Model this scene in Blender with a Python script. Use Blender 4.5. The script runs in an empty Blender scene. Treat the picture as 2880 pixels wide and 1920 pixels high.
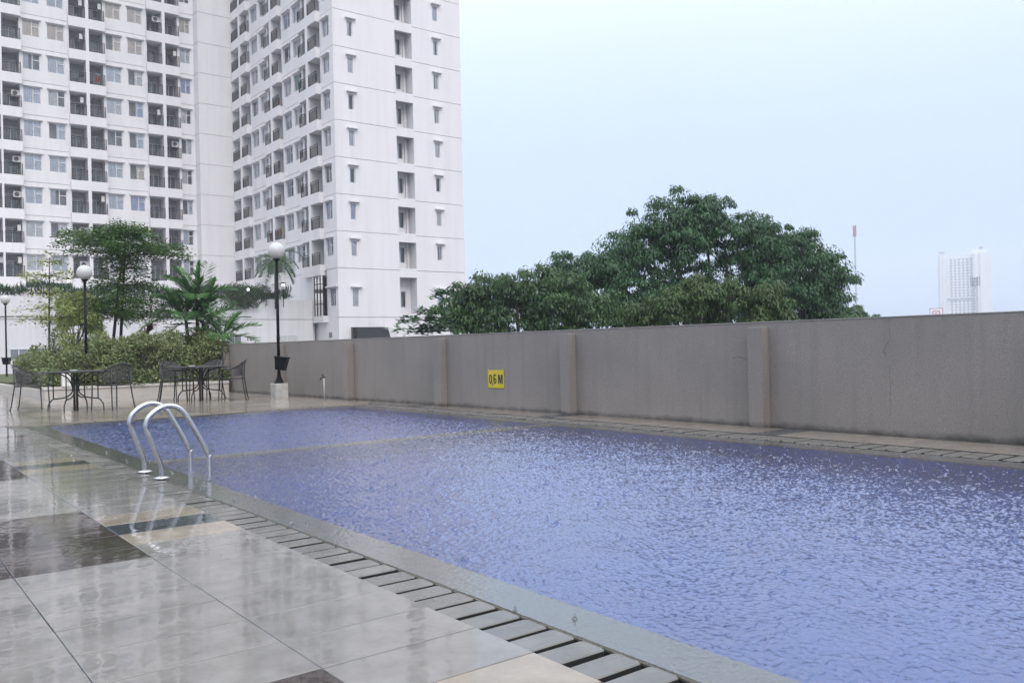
import bpy, math, random
import numpy as np
from mathutils import Vector, Matrix

random.seed(7); rng = np.random.default_rng(7)
sc = bpy.context.scene
col = sc.collection
R = math.radians

# ------------------------------------------------------------------ camera
cam = bpy.data.cameras.new('camera'); cam.sensor_width = 36; cam.lens = 30.31
cam.clip_start = 0.05; cam.clip_end = 6000
camo = bpy.data.objects.new('camera', cam); col.objects.link(camo)
CR = Vector((0.7932197, -0.6085047, -0.0229021)); CU = Vector((0.0150610, -0.0179934, 0.9997247)); CF = Vector((0.6087493, 0.7933462, 0.0051081))
m = Matrix.Identity(4)
for i in range(3):
    m[i][0], m[i][1], m[i][2] = CR[i], CU[i], -CF[i]
m[2][3] = 1.0
camo.matrix_world = m
sc.camera = camo

# ------------------------------------------------------------------ sky, sun, exposure
SUN_EL, SUN_AZ = R(40), R(192)          # azimuth clockwise from +Y: behind the camera
w = bpy.data.worlds.new('World'); sc.world = w; w.use_nodes = True
nt = w.node_tree; nt.nodes.clear()
sky = nt.nodes.new('ShaderNodeTexSky'); sky.sky_type = 'NISHITA'; sky.sun_disc = False
sky.sun_elevation = SUN_EL; sky.sun_rotation = SUN_AZ; sky.air_density = 1.0; sky.dust_density = 4.0; sky.ozone_density = 1.5
b1 = nt.nodes.new('ShaderNodeBackground'); b1.inputs[1].default_value = 0.05
nt.links.new(sky.outputs[0], b1.inputs[0])
tc = nt.nodes.new('ShaderNodeTexCoord'); sx = nt.nodes.new('ShaderNodeSeparateXYZ'); nt.links.new(tc.outputs['Generated'], sx.inputs[0])
ramp = nt.nodes.new('ShaderNodeValToRGB'); nt.links.new(sx.outputs[2], ramp.inputs[0])      # overcast: the zenith brightest
e = ramp.color_ramp.elements
ramp.color_ramp.interpolation = 'B_SPLINE'
e[0].position = 0.0; e[0].color = (0.180, 0.228, 0.320, 1)
e[1].position = 1.0; e[1].color = (1.0, 1.0, 1.0, 1)
k = e.new(0.36); k.color = (0.255, 0.302, 0.385, 1)
k = e.new(0.64); k.color = (0.93, 0.96, 1.0, 1)
b2 = nt.nodes.new('ShaderNodeBackground'); b2.inputs[1].default_value = 2.35
cn = nt.nodes.new('ShaderNodeTexNoise'); cn.inputs['Scale'].default_value = 2.2; cn.inputs['Detail'].default_value = 5; nt.links.new(tc.outputs['Generated'], cn.inputs['Vector'])
cr = nt.nodes.new('ShaderNodeMapRange'); cr.inputs[3].default_value = 0.93; cr.inputs[4].default_value = 1.07; nt.links.new(cn.outputs['Fac'], cr.inputs[0])
cm_ = nt.nodes.new('ShaderNodeVectorMath'); cm_.operation = 'SCALE'; nt.links.new(ramp.outputs[0], cm_.inputs[0]); nt.links.new(cr.outputs[0], cm_.inputs['Scale'])
nt.links.new(cm_.outputs[0], b2.inputs[0])
ad = nt.nodes.new('ShaderNodeAddShader'); nt.links.new(b1.outputs[0], ad.inputs[0]); nt.links.new(b2.outputs[0], ad.inputs[1])
wo = nt.nodes.new('ShaderNodeOutputWorld'); nt.links.new(ad.outputs[0], wo.inputs[0])
sl = bpy.data.lights.new('sun', 'SUN'); sl.energy = 1.0; sl.angle = R(25); sl.color = (1.0, 0.97, 0.93)
so = bpy.data.objects.new('sun', sl); col.objects.link(so)
sd = Vector((math.sin(SUN_AZ) * math.cos(SUN_EL), math.cos(SUN_AZ) * math.cos(SUN_EL), math.sin(SUN_EL)))
so.rotation_euler = sd.to_track_quat('Z', 'Y').to_euler(); so.location = sd * 60
vs = sc.view_settings; vs.view_transform = 'Standard'; vs.look = 'None'; vs.exposure = 0.0; vs.gamma = 1.0; vs.use_curve_mapping = False
sc.render.engine = 'CYCLES'
cy = sc.cycles; cy.use_denoising = True; cy.max_bounces = 9; cy.diffuse_bounces = 3; cy.glossy_bounces = 4
cy.transmission_bounces = 6; cy.transparent_max_bounces = 12; cy.volume_bounces = 2; cy.caustics_refractive = True; cy.caustics_reflective = False
cy.sample_clamp_indirect = 6.0
try: cy.denoiser = 'OPENIMAGEDENOISE'
except Exception: pass

# ------------------------------------------------------------------ materials
class NM:
    def __init__(s, name):
        s.m = bpy.data.materials.new(name); s.m.use_nodes = True; s.t = s.m.node_tree; s.t.nodes.clear()
        s.out = s.n('OutputMaterial')
    def n(s, kind, **kw):
        x = s.t.nodes.new('ShaderNode' + kind)
        for a, b in kw.items():
            if a.startswith('i_'):
                q = a[2:]; x.inputs[int(q) if q.isdigit() else q.replace('_', ' ')].default_value = b
            else: setattr(x, a, b)
        return x
    def l(s, a, b): s.t.links.new(a, b)
    def pos(s, scale=(1, 1, 1), obj=False):
        if obj: o = s.n('TexCoord').outputs['Object']
        else: o = s.n('NewGeometry').outputs['Position']
        mp = s.n('Mapping'); mp.inputs['Scale'].default_value = scale; s.l(o, mp.inputs[0]); return mp.outputs[0]
    def noise(s, vec, scale, detail=4, rough=0.55):
        x = s.n('TexNoise'); x.inputs['Scale'].default_value = scale; x.inputs['Detail'].default_value = detail; x.inputs['Roughness'].default_value = rough
        s.l(vec, x.inputs['Vector']); return x.outputs['Fac']
    def ramp(s, fac, stops):
        x = s.n('ValToRGB'); e = x.color_ramp.elements
        while len(e) < len(stops): e.new(0.5)
        for q, (p, c) in zip(e, stops):
            q.position = p; q.color = (c[0], c[1], c[2], 1) if isinstance(c, tuple) else (c, c, c, 1)
        s.l(fac, x.inputs[0]); return x.outputs[0]
    def math(s, op, a, b=None):
        x = s.n('Math', operation=op)
        for i, q in enumerate((a, b)):
            if q is None: continue
            if isinstance(q, (int, float)): x.inputs[i].default_value = q
            else: s.l(q, x.inputs[i])
        return x.outputs[0]
    def mix(s, fac, a, b, kind='MIX'):
        x = s.n('MixRGB', blend_type=kind)
        for i, q in ((0, fac), (1, a), (2, b)):
            if isinstance(q, (int, float)): x.inputs[i].default_value = q
            elif isinstance(q, tuple): x.inputs[i].default_value = (q[0], q[1], q[2], 1)
            else: s.l(q, x.inputs[i])
        return x.outputs[0]
    def bsdf(s, color, rough=0.6, metallic=0.0, spec=0.5, bump=None, bstr=0.3, bdist=0.01, normal=None, **kw):
        b = s.n('BsdfPrincipled')
        for nm, q in (('Base Color', color), ('Roughness', rough), ('Metallic', metallic), ('Specular IOR Level', spec)):
            if isinstance(q, tuple): b.inputs[nm].default_value = (q[0], q[1], q[2], 1)
            elif isinstance(q, (int, float)): b.inputs[nm].default_value = q
            else: s.l(q, b.inputs[nm])
        if bump is not None:
            bu = s.n('Bump'); bu.inputs['Strength'].default_value = bstr; bu.inputs['Distance'].default_value = bdist
            s.l(bump, bu.inputs['Height']); s.l(bu.outputs[0], b.inputs['Normal'])
        for a, q in kw.items(): b.inputs[a.replace('_', ' ')].default_value = q
        s.l(b.outputs[0], s.out.inputs[0]); s.b = b; return s.m

def simple(name, c, rough=0.5, metallic=0.0, var=0.12, scale=3.0, bstr=0.0, spec=0.5):
    n = NM(name); v = n.pos(obj=True)
    f = n.noise(v, scale)
    cc = n.ramp(f, [(0.3, tuple(x * (1 - var) for x in c)), (0.7, tuple(min(1, x * (1 + var)) for x in c))])
    rr = n.ramp(f, [(0.3, max(0.02, rough - 0.06)), (0.7, min(1, rough + 0.06))])
    return n.bsdf(cc, rr, metallic, spec, bump=f if bstr else None, bstr=bstr)

def tile_mat(name, c, r0=0.012, r1=0.075, var=0.24):
    n = NM(name); v = n.pos()
    oi = n.n('ObjectInfo').outputs['Random']
    f = n.noise(v, 5.5, 6, 0.62); g = n.noise(v, 45, 3); pud = n.noise(v, 1.1, 3)
    base = n.ramp(f, [(0.28, tuple(x * (1 - var) for x in c)), (0.72, tuple(x * (1 + var) for x in c))])
    base = n.mix(0.20, base, n.ramp(oi, [(0.0, tuple(x * .8 for x in c)), (1.0, tuple(x * 1.18 for x in c))]))
    base = n.mix(n.ramp(g, [(0.55, 0.0), (0.75, 0.25)]), base, tuple(x * .6 for x in c))
    rr = n.ramp(n.noise(v, 2.6, 6, .7), [(0.42, r0), (0.60, r1)])
    wv = n.noise(n.pos((1, 1, 1)), 7.0, 2)
    h = n.math('ADD', n.math('MULTIPLY', wv, 1.0), n.math('MULTIPLY', n.noise(v, 60, 2), 0.08))
    # rain rings in the film of water
    vo = n.n('TexVoronoi', feature='F1'); vo.inputs['Scale'].default_value = 3.0; n.l(v, vo.inputs['Vector'])
    d = vo.outputs['Distance']; rc = n.n('SeparateColor'); n.l(vo.outputs['Color'], rc.inputs[0])
    ring = n.math('MULTIPLY', n.math('SINE', n.math('MULTIPLY', d, 90.0)), n.ramp(d, [(0.02, 1.0), (0.16, 0.0)]))
    ring = n.math('MULTIPLY', ring, n.math('GREATER_THAN', rc.outputs[0], 0.72))
    h = n.math('ADD', h, n.math('MULTIPLY', ring, 0.12))
    return n.bsdf(base, rr, 0, 0.5, bump=h, bstr=0.16, bdist=0.006, IOR=1.5)

MT = {}
MT['tile_grey'] = tile_mat('grey tile', (0.180, 0.175, 0.169))
MT['tile_cream'] = tile_mat('cream tile', (0.235, 0.205, 0.168))
MT['tile_border'] = tile_mat('beige border tile', (0.20, 0.177, 0.152))
MT['tile_dark'] = tile_mat('dark brown tile', (0.048, 0.040, 0.037))
MT['tile_stripe'] = tile_mat('slate stripe tile', (0.05, 0.057, 0.066))
MT['slat'] = tile_mat('wet stone slat', (0.125, 0.122, 0.116), 0.10, 0.32, 0.3)
MT['grime_shade'] = simple('black slat side shade', (0.008, 0.008, 0.008), 0.8)  # slat sides painted near black: shade of the gaps put into the colour
MT['grout'] = simple('wet grout', (0.045, 0.042, 0.04), 0.35)
MT['channel'] = simple('gutter channel', (0.02, 0.02, 0.02), 0.6)

def far_deck():
    n = NM('far deck tiles'); v = n.pos()
    br = n.n('TexBrick'); br.offset = 0.0; br.squash = 1.0
    br.inputs['Scale'].default_value = 1.0; br.inputs['Brick Width'].default_value = 0.592; br.inputs['Row Height'].default_value = 0.3264
    br.inputs['Mortar Size'].default_value = 0.006; br.inputs['Mortar Smooth'].default_value = 0.2
    br.inputs['Color1'].default_value = (0.30, 0.275, 0.25, 1); br.inputs['Color2'].default_value = (0.36, 0.325, 0.285, 1); br.inputs['Mortar'].default_value = (0.06, 0.055, 0.05, 1)
    n.l(v, br.inputs['Vector'])
    f = n.noise(v, 3.5, 6)
    c = n.mix(0.55, br.outputs[0], n.ramp(f, [(0.3, (0.18, 0.165, 0.15)), (0.7, (0.40, 0.365, 0.32))]), 'MULTIPLY')
    c = n.mix(0.6, br.outputs[0], c)
    rr = n.ramp(n.noise(v, 1.6, 5), [(0.35, 0.04), (0.65, 0.2)])
    h = n.math('ADD', n.noise(v, 6.0, 2), n.math('MULTIPLY', br.outputs['Fac'], -0.2))
    return n.bsdf(c, rr, 0, 0.5, bump=h, bstr=0.3, bdist=0.008, IOR=1.42)
MT['far_deck'] = far_deck()

def coping_mat():
    n = NM('pebble washed coping'); v = n.pos()
    g = n.noise(v, 120, 2); f = n.noise(v, 2.0, 4)
    c = n.ramp(g, [(0.32, (0.06, 0.06, 0.05)), (0.5, (0.125, 0.122, 0.105)), (0.68, (0.21, 0.205, 0.185))])
    c = n.mix(n.ramp(f, [(0.4, 0.0), (0.7, 0.4)]), c, (0.10, 0.11, 0.08))
    return n.bsdf(c, 0.5, bump=g, bstr=0.3, bdist=0.004)
MT['coping'] = coping_mat()

def wall_mat():
    n = NM('pebble washed wall'); v = n.pos()
    g = n.noise(v, 85, 3, 0.7); f = n.noise(v, 0.9, 5); st = n.noise(n.pos((9, 9, 0.5)), 1.0, 5)
    c = n.ramp(g, [(0.3, (0.165, 0.148, 0.136)), (0.52, (0.218, 0.197, 0.182)), (0.72, (0.275, 0.251, 0.234))])
    c = n.mix(n.ramp(f, [(0.35, 0.30), (0.6, 0.0)]), c, (0.13, 0.12, 0.11))
    c = n.mix(n.ramp(st, [(0.5, 0.0), (0.72, 0.28)]), c, (0.13, 0.12, 0.112))
    sp = n.n('SeparateXYZ'); n.l(n.n('NewGeometry').outputs['Position'], sp.inputs[0])
    grime_shade = n.math('ADD', sp.outputs[2], n.math('MULTIPLY', n.noise(v, 6, 4), 0.12))
    c = n.mix(n.ramp(grime_shade, [(0.055, 0.85), (0.13, 0.0)]), c, (0.03, 0.03, 0.028))         # mould line along the foot
    return n.bsdf(c, 0.62, bump=g, bstr=0.5, bdist=0.006)
MT['wall'] = wall_mat()
MT['wall_cap'] = simple('wet wall cap', (0.30, 0.28, 0.26), 0.35)
MT['crack'] = simple('crack', (0.03, 0.028, 0.026), 0.8)

def pooltile():
    n = NM('blue mosaic'); v = n.pos()
    br = n.n('TexBrick'); br.offset = 0.0
    br.inputs['Scale'].default_value = 1.0; br.inputs['Brick Width'].default_value = 0.1; br.inputs['Row Height'].default_value = 0.1
    br.inputs['Mortar Size'].default_value = 0.004
    br.inputs['Color1'].default_value = (0.005, 0.055, 0.31, 1); br.inputs['Color2'].default_value = (0.008, 0.074, 0.39, 1); br.inputs['Mortar'].default_value = (0.05, 0.11, 0.34, 1)
    n.l(v, br.inputs['Vector'])
    f = n.noise(v, 1.4, 3)
    c = n.mix(n.ramp(f, [(0.3, 0.25), (0.7, 0.0)]), br.outputs[0], (0.012, 0.028, 0.14))
    return n.bsdf(c, 0.4)
MT['pooltile'] = pooltile()

COATW = 0.7
def water():
    n = NM('rain struck water'); v = n.pos()
    h = n.noise(n.pos((1, 1, 0)), 46, 2, 0.6)
    bu = n.n('Bump'); bu.inputs['Strength'].default_value = 0.45; bu.inputs['Distance'].default_value = 0.004; n.l(h, bu.inputs['Height'])
    b = n.n('BsdfPrincipled'); b.inputs['Base Color'].default_value = (0.86, 0.92, 1.0, 1); b.inputs['Roughness'].default_value = 0.03
    b.inputs['Coat Weight'].default_value = COATW; b.inputs['Coat IOR'].default_value = 1.5; b.inputs['Coat Roughness'].default_value = 0.03; n.l(bu.outputs[0], b.inputs['Coat Normal'])
    b.inputs['IOR'].default_value = 1.45; b.inputs['Transmission Weight'].default_value = 1.0
    n.l(bu.outputs[0], b.inputs['Normal']); n.l(b.outputs[0], n.out.inputs[0]); return n.m
MT['water'] = water()

def paint(name, c, streak=0.14):
    n = NM(name); v = n.pos()
    st = n.noise(n.pos((1.6, 1.6, 0.10)), 1.0, 6, 0.6); f = n.noise(v, 0.22, 4)
    cc = n.ramp(st, [(0.45, c), (0.8, tuple(x * (1 - streak) for x in c))])
    cc = n.mix(n.ramp(f, [(0.45, 0.0), (0.7, 0.10)]), cc, tuple(x * .86 for x in c))
    return n.bsdf(cc, 0.7, spec=0.3)
MT['facade'] = paint('white facade paint', (0.65, 0.635, 0.65), 0.1)
MT['podium'] = paint('white podium paint', (0.60, 0.59, 0.605), 0.22)
MT['joint'] = simple('dirty joint', (0.40, 0.39, 0.40), 0.9)
MT['inside'] = simple('dim interior', (0.36, 0.35, 0.36), 0.9)
MT['frame'] = simple('white window frame', (0.62, 0.62, 0.64), 0.4)
MT['railing'] = simple('dark railing', (0.014, 0.012, 0.014), 0.5, spec=.3)
MT['ac'] = simple('air conditioner case', (0.55, 0.55, 0.54), 0.5)
MT['acdark'] = simple('fan grille', (0.05, 0.05, 0.05), 0.6)
def glass(name, tint=(0.8, 0.86, 0.9)):
    n = NM(name)
    tr = n.n('BsdfTransparent'); tr.inputs[0].default_value = (*tint, 1)
    gl = n.n('BsdfGlossy'); gl.inputs['Roughness'].default_value = 0.03
    fr = n.n('Fresnel'); fr.inputs[0].default_value = 1.5
    f = n.math('ADD', n.math('MULTIPLY', fr.outputs[0], 1.5), 0.03)
    mx = n.n('MixShader'); n.l(f, mx.inputs[0]); n.l(tr.outputs[0], mx.inputs[1]); n.l(gl.outputs[0], mx.inputs[2]); n.l(mx.outputs[0], n.out.inputs[0]); return n.m
MT['glass'] = glass('window glass', (0.94, 0.96, 0.98))
MT['doorglass'] = glass('door glass', (0.74, 0.78, 0.80))
for i, c in enumerate(((0.82, 0.84, 0.88), (0.72, 0.78, 0.88), (0.84, 0.82, 0.82), (0.62, 0.66, 0.74), (0.52, 0.58, 0.82), (0.80, 0.68, 0.58))):
    MT['curtain%d' % i] = simple('curtain cloth %d' % i, c, 0.9)
MT['curtain_green'] = simple('green curtain', (0.12, 0.42, 0.28), 0.9)
for i, c in enumerate(((.30, .07, .07), (.08, .11, .22), (.6, .6, .61), (.05, .05, .06), (.33, .22, .13), (.16, .30, .32))): MT['cloth%d' % i] = simple('laundry cloth %d' % i, c, .9)
MT['black'] = simple('black painted iron', (0.005, 0.005, 0.006), 0.45, 0.0, spec=.12)
MT['darkmetal'] = simple('dark grey wrought iron', (0.018, 0.017, 0.018), 0.4, 0.0)
def mesh_metal():
    n = NM('expanded metal mesh')
    tr = n.n('BsdfTransparent'); b = n.n('BsdfPrincipled'); b.inputs['Base Color'].default_value = (0.05, 0.05, 0.053, 1); b.inputs['Roughness'].default_value = 0.35
    mx = n.n('MixShader'); mx.inputs[0].default_value = 0.66
    n.l(tr.outputs[0], mx.inputs[1]); n.l(b.outputs[0], mx.inputs[2]); n.l(mx.outputs[0], n.out.inputs[0]); return n.m
MT['mesh'] = mesh_metal()
MT['steel'] = simple('wet stainless steel', (0.50, 0.50, 0.51), 0.2, 1.0, 0.06, 20)
def globe():
    n = NM('opal globe'); v = n.pos(obj=True)
    c = n.ramp(n.noise(v, 5, 4), [(0.35, (0.43, 0.43, 0.44)), (0.65, (0.50, 0.50, 0.51))])
    return n.bsdf(c, 0.3, **{'Subsurface_Weight': 0.25})
MT['globe'] = globe()
MT['concrete'] = simple('rough concrete', (0.36, 0.355, 0.34), 0.75, 0, 0.18, 8, 0.2)
MT['planter'] = simple('planter render', (0.40, 0.375, 0.345), 0.5, 0, 0.12, 3, 0.1)
MT['planter_cap'] = simple('planter cap', (0.46, 0.435, 0.41), 0.3)
MT['pillar'] = simple('white render', (0.66, 0.64, 0.63), 0.6)
MT['soil'] = simple('wet soil', (0.035, 0.028, 0.02), 0.9)
MT['grass'] = simple('lawn', (0.05, 0.065, 0.015), 0.9, 0, .4, 3)
MT['sign'] = simple('yellow sign plate', (0.50, 0.40, 0.02), 0.4, 0, 0.08, 6)
MT['ink'] = simple('black lettering', (0.015, 0.017, 0.02), 0.5)
MT['white'] = simple('white ceramic', (0.75, 0.75, 0.74), 0.25)
MT['ground'] = simple('city ground', (0.12, 0.12, 0.115), 0.9, 0, 0.2, 0.02)
MT['bark'] = simple('bark', (0.045, 0.036, 0.03), 0.85, 0, 0.3, 6, 0.4)
MT['tower'] = simple('pale tower paint', (0.62, 0.62, 0.62), 0.8)
MT['towerwin'] = simple('tower window', (0.16, 0.17, 0.20), 0.4)
MT['red'] = simple('red paint', (0.50, 0.05, 0.05), 0.5)
MT['mastred'] = simple('faded mast red', (0.42, 0.13, 0.14), 0.6)
MT['mastgrey'] = simple('galvanised mast', (0.22, 0.23, 0.26), 0.5)
MT['signwhite'] = simple('sign board white', (0.7, 0.7, 0.72), 0.5)
MT['duct'] = simple('black sheet duct', (0.02, 0.02, 0.022), 0.35)
MT['pipe'] = simple('pvc pipe', (0.42, 0.42, 0.43), 0.45)
def bulb():
    n = NM('lit bulb'); em = n.n('Emission'); em.inputs[0].default_value = (0.92, 0.9, 1.0, 1); em.inputs[1].default_value = 14
    n.l(em.outputs[0], n.out.inputs[0]); return n.m
MT['bulb'] = bulb()
def leafmat(name, cols, rough=0.38, trans=0.25):
    n = NM(name)
    ri = n.n('NewGeometry').outputs['Random Per Island']
    st = [(i / max(1, len(cols) - 1), c) for i, c in enumerate(cols)]
    c = n.ramp(ri, st)
    big = n.noise(n.pos(), 1.3, 4)
    c = n.mix(n.ramp(big, [(0.38, 0.0), (0.66, 0.6)]), c, cols[-1])
    b = n.n('BsdfPrincipled'); n.l(c, b.inputs['Base Color']); b.inputs['Roughness'].default_value = rough; b.inputs['Specular IOR Level'].default_value = 0.4
    t = n.n('BsdfTranslucent'); n.l(c, t.inputs[0])
    mx = n.n('MixShader'); mx.inputs[0].default_value = trans; n.l(b.outputs[0], mx.inputs[1]); n.l(t.outputs[0], mx.inputs[2]); n.l(mx.outputs[0], n.out.inputs[0]); return n.m
MT['leaf_dark'] = leafmat('dark wet leaf', [(0.012, 0.048, 0.016), (0.024, 0.078, 0.026), (0.016, 0.058, 0.020), (0.045, 0.125, 0.038)])
MT['leaf_mid'] = leafmat('mid green leaf', [(0.022, 0.060, 0.018), (0.036, 0.085, 0.022), (0.030, 0.072, 0.024), (0.055, 0.12, 0.032)])
MT['leaf_yellow'] = leafmat('yellow green leaf', [(0.026, 0.062, 0.014), (0.042, 0.082, 0.02), (0.032, 0.070, 0.018), (0.070, 0.12, 0.026)])
MT['leaf_almond'] = leafmat('broad almond leaf', [(0.035, 0.085, 0.04), (0.05, 0.12, 0.055), (0.065, 0.14, 0.065)])
MT['leaf_hedge'] = leafmat('variegated hedge leaf', [(0.07, 0.11, 0.03), (0.15, 0.20, 0.07), (0.30, 0.32, 0.15), (0.10, 0.14, 0.05), (0.36, 0.36, 0.20), (0.10, 0.15, 0.05)])
MT['leaf_gold'] = leafmat('golden shrub leaf', [(0.17, 0.24, 0.06), (0.28, 0.33, 0.10), (0.42, 0.45, 0.18), (0.22, 0.28, 0.09)])
MT['leaf_tier'] = leafmat('tiered tree leaf', [(0.035, 0.085, 0.022), (0.055, 0.12, 0.03), (0.085, 0.165, 0.04)])
MT['leaf_palm'] = leafmat('palm leaflet', [(0.045, 0.12, 0.045), (0.075, 0.18, 0.065), (0.11, 0.22, 0.07)], 0.3)
MT['leaf_red'] = leafmat('red cordyline leaf', [(0.09, 0.015, 0.02), (0.14, 0.025, 0.03), (0.05, 0.02, 0.02)])
MT['splash'] = None

# ------------------------------------------------------------------ mesh helpers
class MB:
    def __init__(s, off=(0, 0, 0)):
        s.v = []; s.f = []; s.o = off
    def add(s, vs, fs):
        b = len(s.v); s.v += [(x - s.o[0], y - s.o[1], z - s.o[2]) for x, y, z in vs]; s.f += [tuple(i + b for i in q) for q in fs]; return s
    def box(s, x0, x1, y0, y1, z0, z1):
        if x0 > x1: x0, x1 = x1, x0
        if y0 > y1: y0, y1 = y1, y0
        return s.add([(x0, y0, z0), (x1, y0, z0), (x1, y1, z0), (x0, y1, z0), (x0, y0, z1), (x1, y0, z1), (x1, y1, z1), (x0, y1, z1)],
                     [(0, 3, 2, 1), (4, 5, 6, 7), (0, 1, 5, 4), (1, 2, 6, 5), (2, 3, 7, 6), (3, 0, 4, 7)])
    def cbox(s, x0, x1, y0, y1, z0, z1, c):
        """box whose top edges are chamfered by c"""
        return s.add([(x0, y0, z0), (x1, y0, z0), (x1, y1, z0), (x0, y1, z0), (x0, y0, z1 - c), (x1, y0, z1 - c), (x1, y1, z1 - c), (x0, y1, z1 - c),
                      (x0 + c, y0 + c, z1), (x1 - c, y0 + c, z1), (x1 - c, y1 - c, z1), (x0 + c, y1 - c, z1)],
                     [(0, 3, 2, 1), (0, 1, 5, 4), (1, 2, 6, 5), (2, 3, 7, 6), (3, 0, 4, 7), (4, 5, 9, 8), (5, 6, 10, 9), (6, 7, 11, 10), (7, 4, 8, 11), (8, 9, 10, 11)])
    def quad(s, a, b, c, d): return s.add([a, b, c, d], [(0, 1, 2, 3)])
    def prism(s, poly, y0, y1):
        """poly in (x,z), extruded along y"""
        n = len(poly)
        return s.add([(x, y0, z) for x, z in poly] + [(x, y1, z) for x, z in poly],
                     [tuple(range(n)), tuple(range(2 * n - 1, n - 1, -1))] + [(i, i + n, (i + 1) % n + n, (i + 1) % n) for i in range(n)])
    def tube(s, pts, r, n=8, closed=False):
        pts = [Vector(p) for p in pts]; k = len(pts); rings = []
        rr = r if isinstance(r, (list, tuple)) else [r] * k
        up = None; base = len(s.v)
        for i, p in enumerate(pts):
            a = pts[(i - 1) % k] if (closed or i > 0) else p; b = pts[(i + 1) % k] if (closed or i < k - 1) else p
            d = (b - a).normalized()
            if up is None:
                up = Vector((0, 0, 1)) if abs(d.z) < 0.9 else Vector((1, 0, 0))
            u = (up - d * up.dot(d)).normalized(); up = u; q = d.cross(u)
            for j in range(n):
                t = 2 * math.pi * j / n; z = p + (u * math.cos(t) + q * math.sin(t)) * rr[i]
                s.v.append((z.x - s.o[0], z.y - s.o[1], z.z - s.o[2]))
        for i in range(k if closed else k - 1):
            for j in range(n):
                a = base + i * n + j; b = base + i * n + (j + 1) % n; c = base + ((i + 1) % k) * n + (j + 1) % n; d = base + ((i + 1) % k) * n + j
                s.f.append((a, b, c, d))
        if not closed:
            s.f.append(tuple(base + j for j in range(n - 1, -1, -1))); s.f.append(tuple(base + (k - 1) * n + j for j in range(n)))
        return s
    def lathe(s, prof, c=(0, 0), n=20):
        base = len(s.v)
        for r, z in prof:
            for j in range(n):
                t = 2 * math.pi * j / n; s.v.append((c[0] + r * math.cos(t) - s.o[0], c[1] + r * math.sin(t) - s.o[1], z - s.o[2]))
        for i in range(len(prof) - 1):
            for j in range(n):
                s.f.append((base + i * n + j, base + i * n + (j + 1) % n, base + (i + 1) * n + (j + 1) % n, base + (i + 1) * n + j))
        return s
    def sphere(s, c, r, n=16, sq=1.0):
        return s.lathe([(max(1e-4, r * math.sin(math.pi * i / n)), c[2] - r * sq * math.cos(math.pi * i / n)) for i in range(n + 1)], (c[0], c[1]), n + 4)
    def mesh(s, name, smooth=False):
        me = bpy.data.meshes.new(name); me.from_pydata(s.v, [], s.f)
        if smooth: me.polygons.foreach_set('use_smooth', [True] * len(me.polygons))
        me.update(); return me

def obj(name, data, mat, parent=None, loc=(0, 0, 0), rz=0.0, smooth=False, rot=None):
    if isinstance(data, MB): data = data.mesh(name, smooth)
    o = bpy.data.objects.new(name, data); col.objects.link(o)
    if mat is not None and len(data.materials) == 1 and data.materials[0] is None:
        o.material_slots[0].link = 'OBJECT'; o.material_slots[0].material = MT[mat]
    elif mat is not None and not data.materials: data.materials.append(MT[mat] if isinstance(mat, str) else mat)
    o.location = loc; o.rotation_euler = rot if rot else (0, 0, rz)
    if parent is not None: o.parent = parent
    return o
def tag(o, label=None, cat=None, group=None, kind=None):
    if label: o['label'] = label
    if cat: o['category'] = cat
    if group: o['group'] = group
    if kind: o['kind'] = kind
    return o
def thing(name, label, cat, loc=(0, 0, 0), rz=0.0, group=None):
    o = bpy.data.objects.new(name, None); col.objects.link(o); o.empty_display_size = 0.2
    o.location = loc; o.rotation_euler = (0, 0, rz); return tag(o, label, cat, group)
def struct(name, data, mat, smooth=False): return tag(obj(name, data, mat, smooth=smooth), kind='structure')
def dup(o, parent=None):
    c = o.copy(); col.objects.link(c); c.parent = parent
    for ch in o.children: dup(ch, c)
    return c

def leaves_mesh(name, P, D, N, L, Wd, bend=0.0):
    """diamond leaves: P base points, D axes, N normals (k,3), L lengths, Wd widths"""
    P = np.asarray(P, float); D = np.asarray(D, float); N = np.asarray(N, float)
    D /= np.linalg.norm(D, axis=1, keepdims=True) + 1e-9
    S = np.cross(D, N); S /= np.linalg.norm(S, axis=1, keepdims=True) + 1e-9
    U = np.cross(S, D)
    k = len(P); L = np.broadcast_to(L, (k,))[:, None]; Wd = np.broadcast_to(Wd, (k,))[:, None]
    V = np.empty((k, 4, 3)); V[:, 0] = P; V[:, 1] = P + D * L * .45 + S * Wd * .5 + U * L * bend; V[:, 2] = P + D * L; V[:, 3] = P + D * L * .45 - S * Wd * .5 + U * L * bend
    me = bpy.data.meshes.new(name); me.vertices.add(4 * k); me.vertices.foreach_set('co', V.ravel())
    me.loops.add(4 * k); me.loops.foreach_set('vertex_index', np.arange(4 * k, dtype=np.int32))
    me.polygons.add(k); me.polygons.foreach_set('loop_start', np.arange(0, 4 * k, 4, dtype=np.int32)); me.polygons.foreach_set('loop_total', np.full(k, 4, dtype=np.int32))
    me.update(); me.validate(); return me

def at(x, y, d):
    """photo pixel (2880 wide) and metres along the view axis -> world point, used to read measurements off the photograph"""
    r = CF + CR * ((x - 1440) / 2425.0) - CU * ((y - 960) / 2425.0)
    return Vector((0, 0, 1)) + r * d

# ================================================================== SETTING
GZ = -10.0
struct('ground', MB().quad((-245, -245, GZ), (1245, -245, GZ), (1245, 945, GZ), (-245, 945, GZ)), 'ground')

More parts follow.
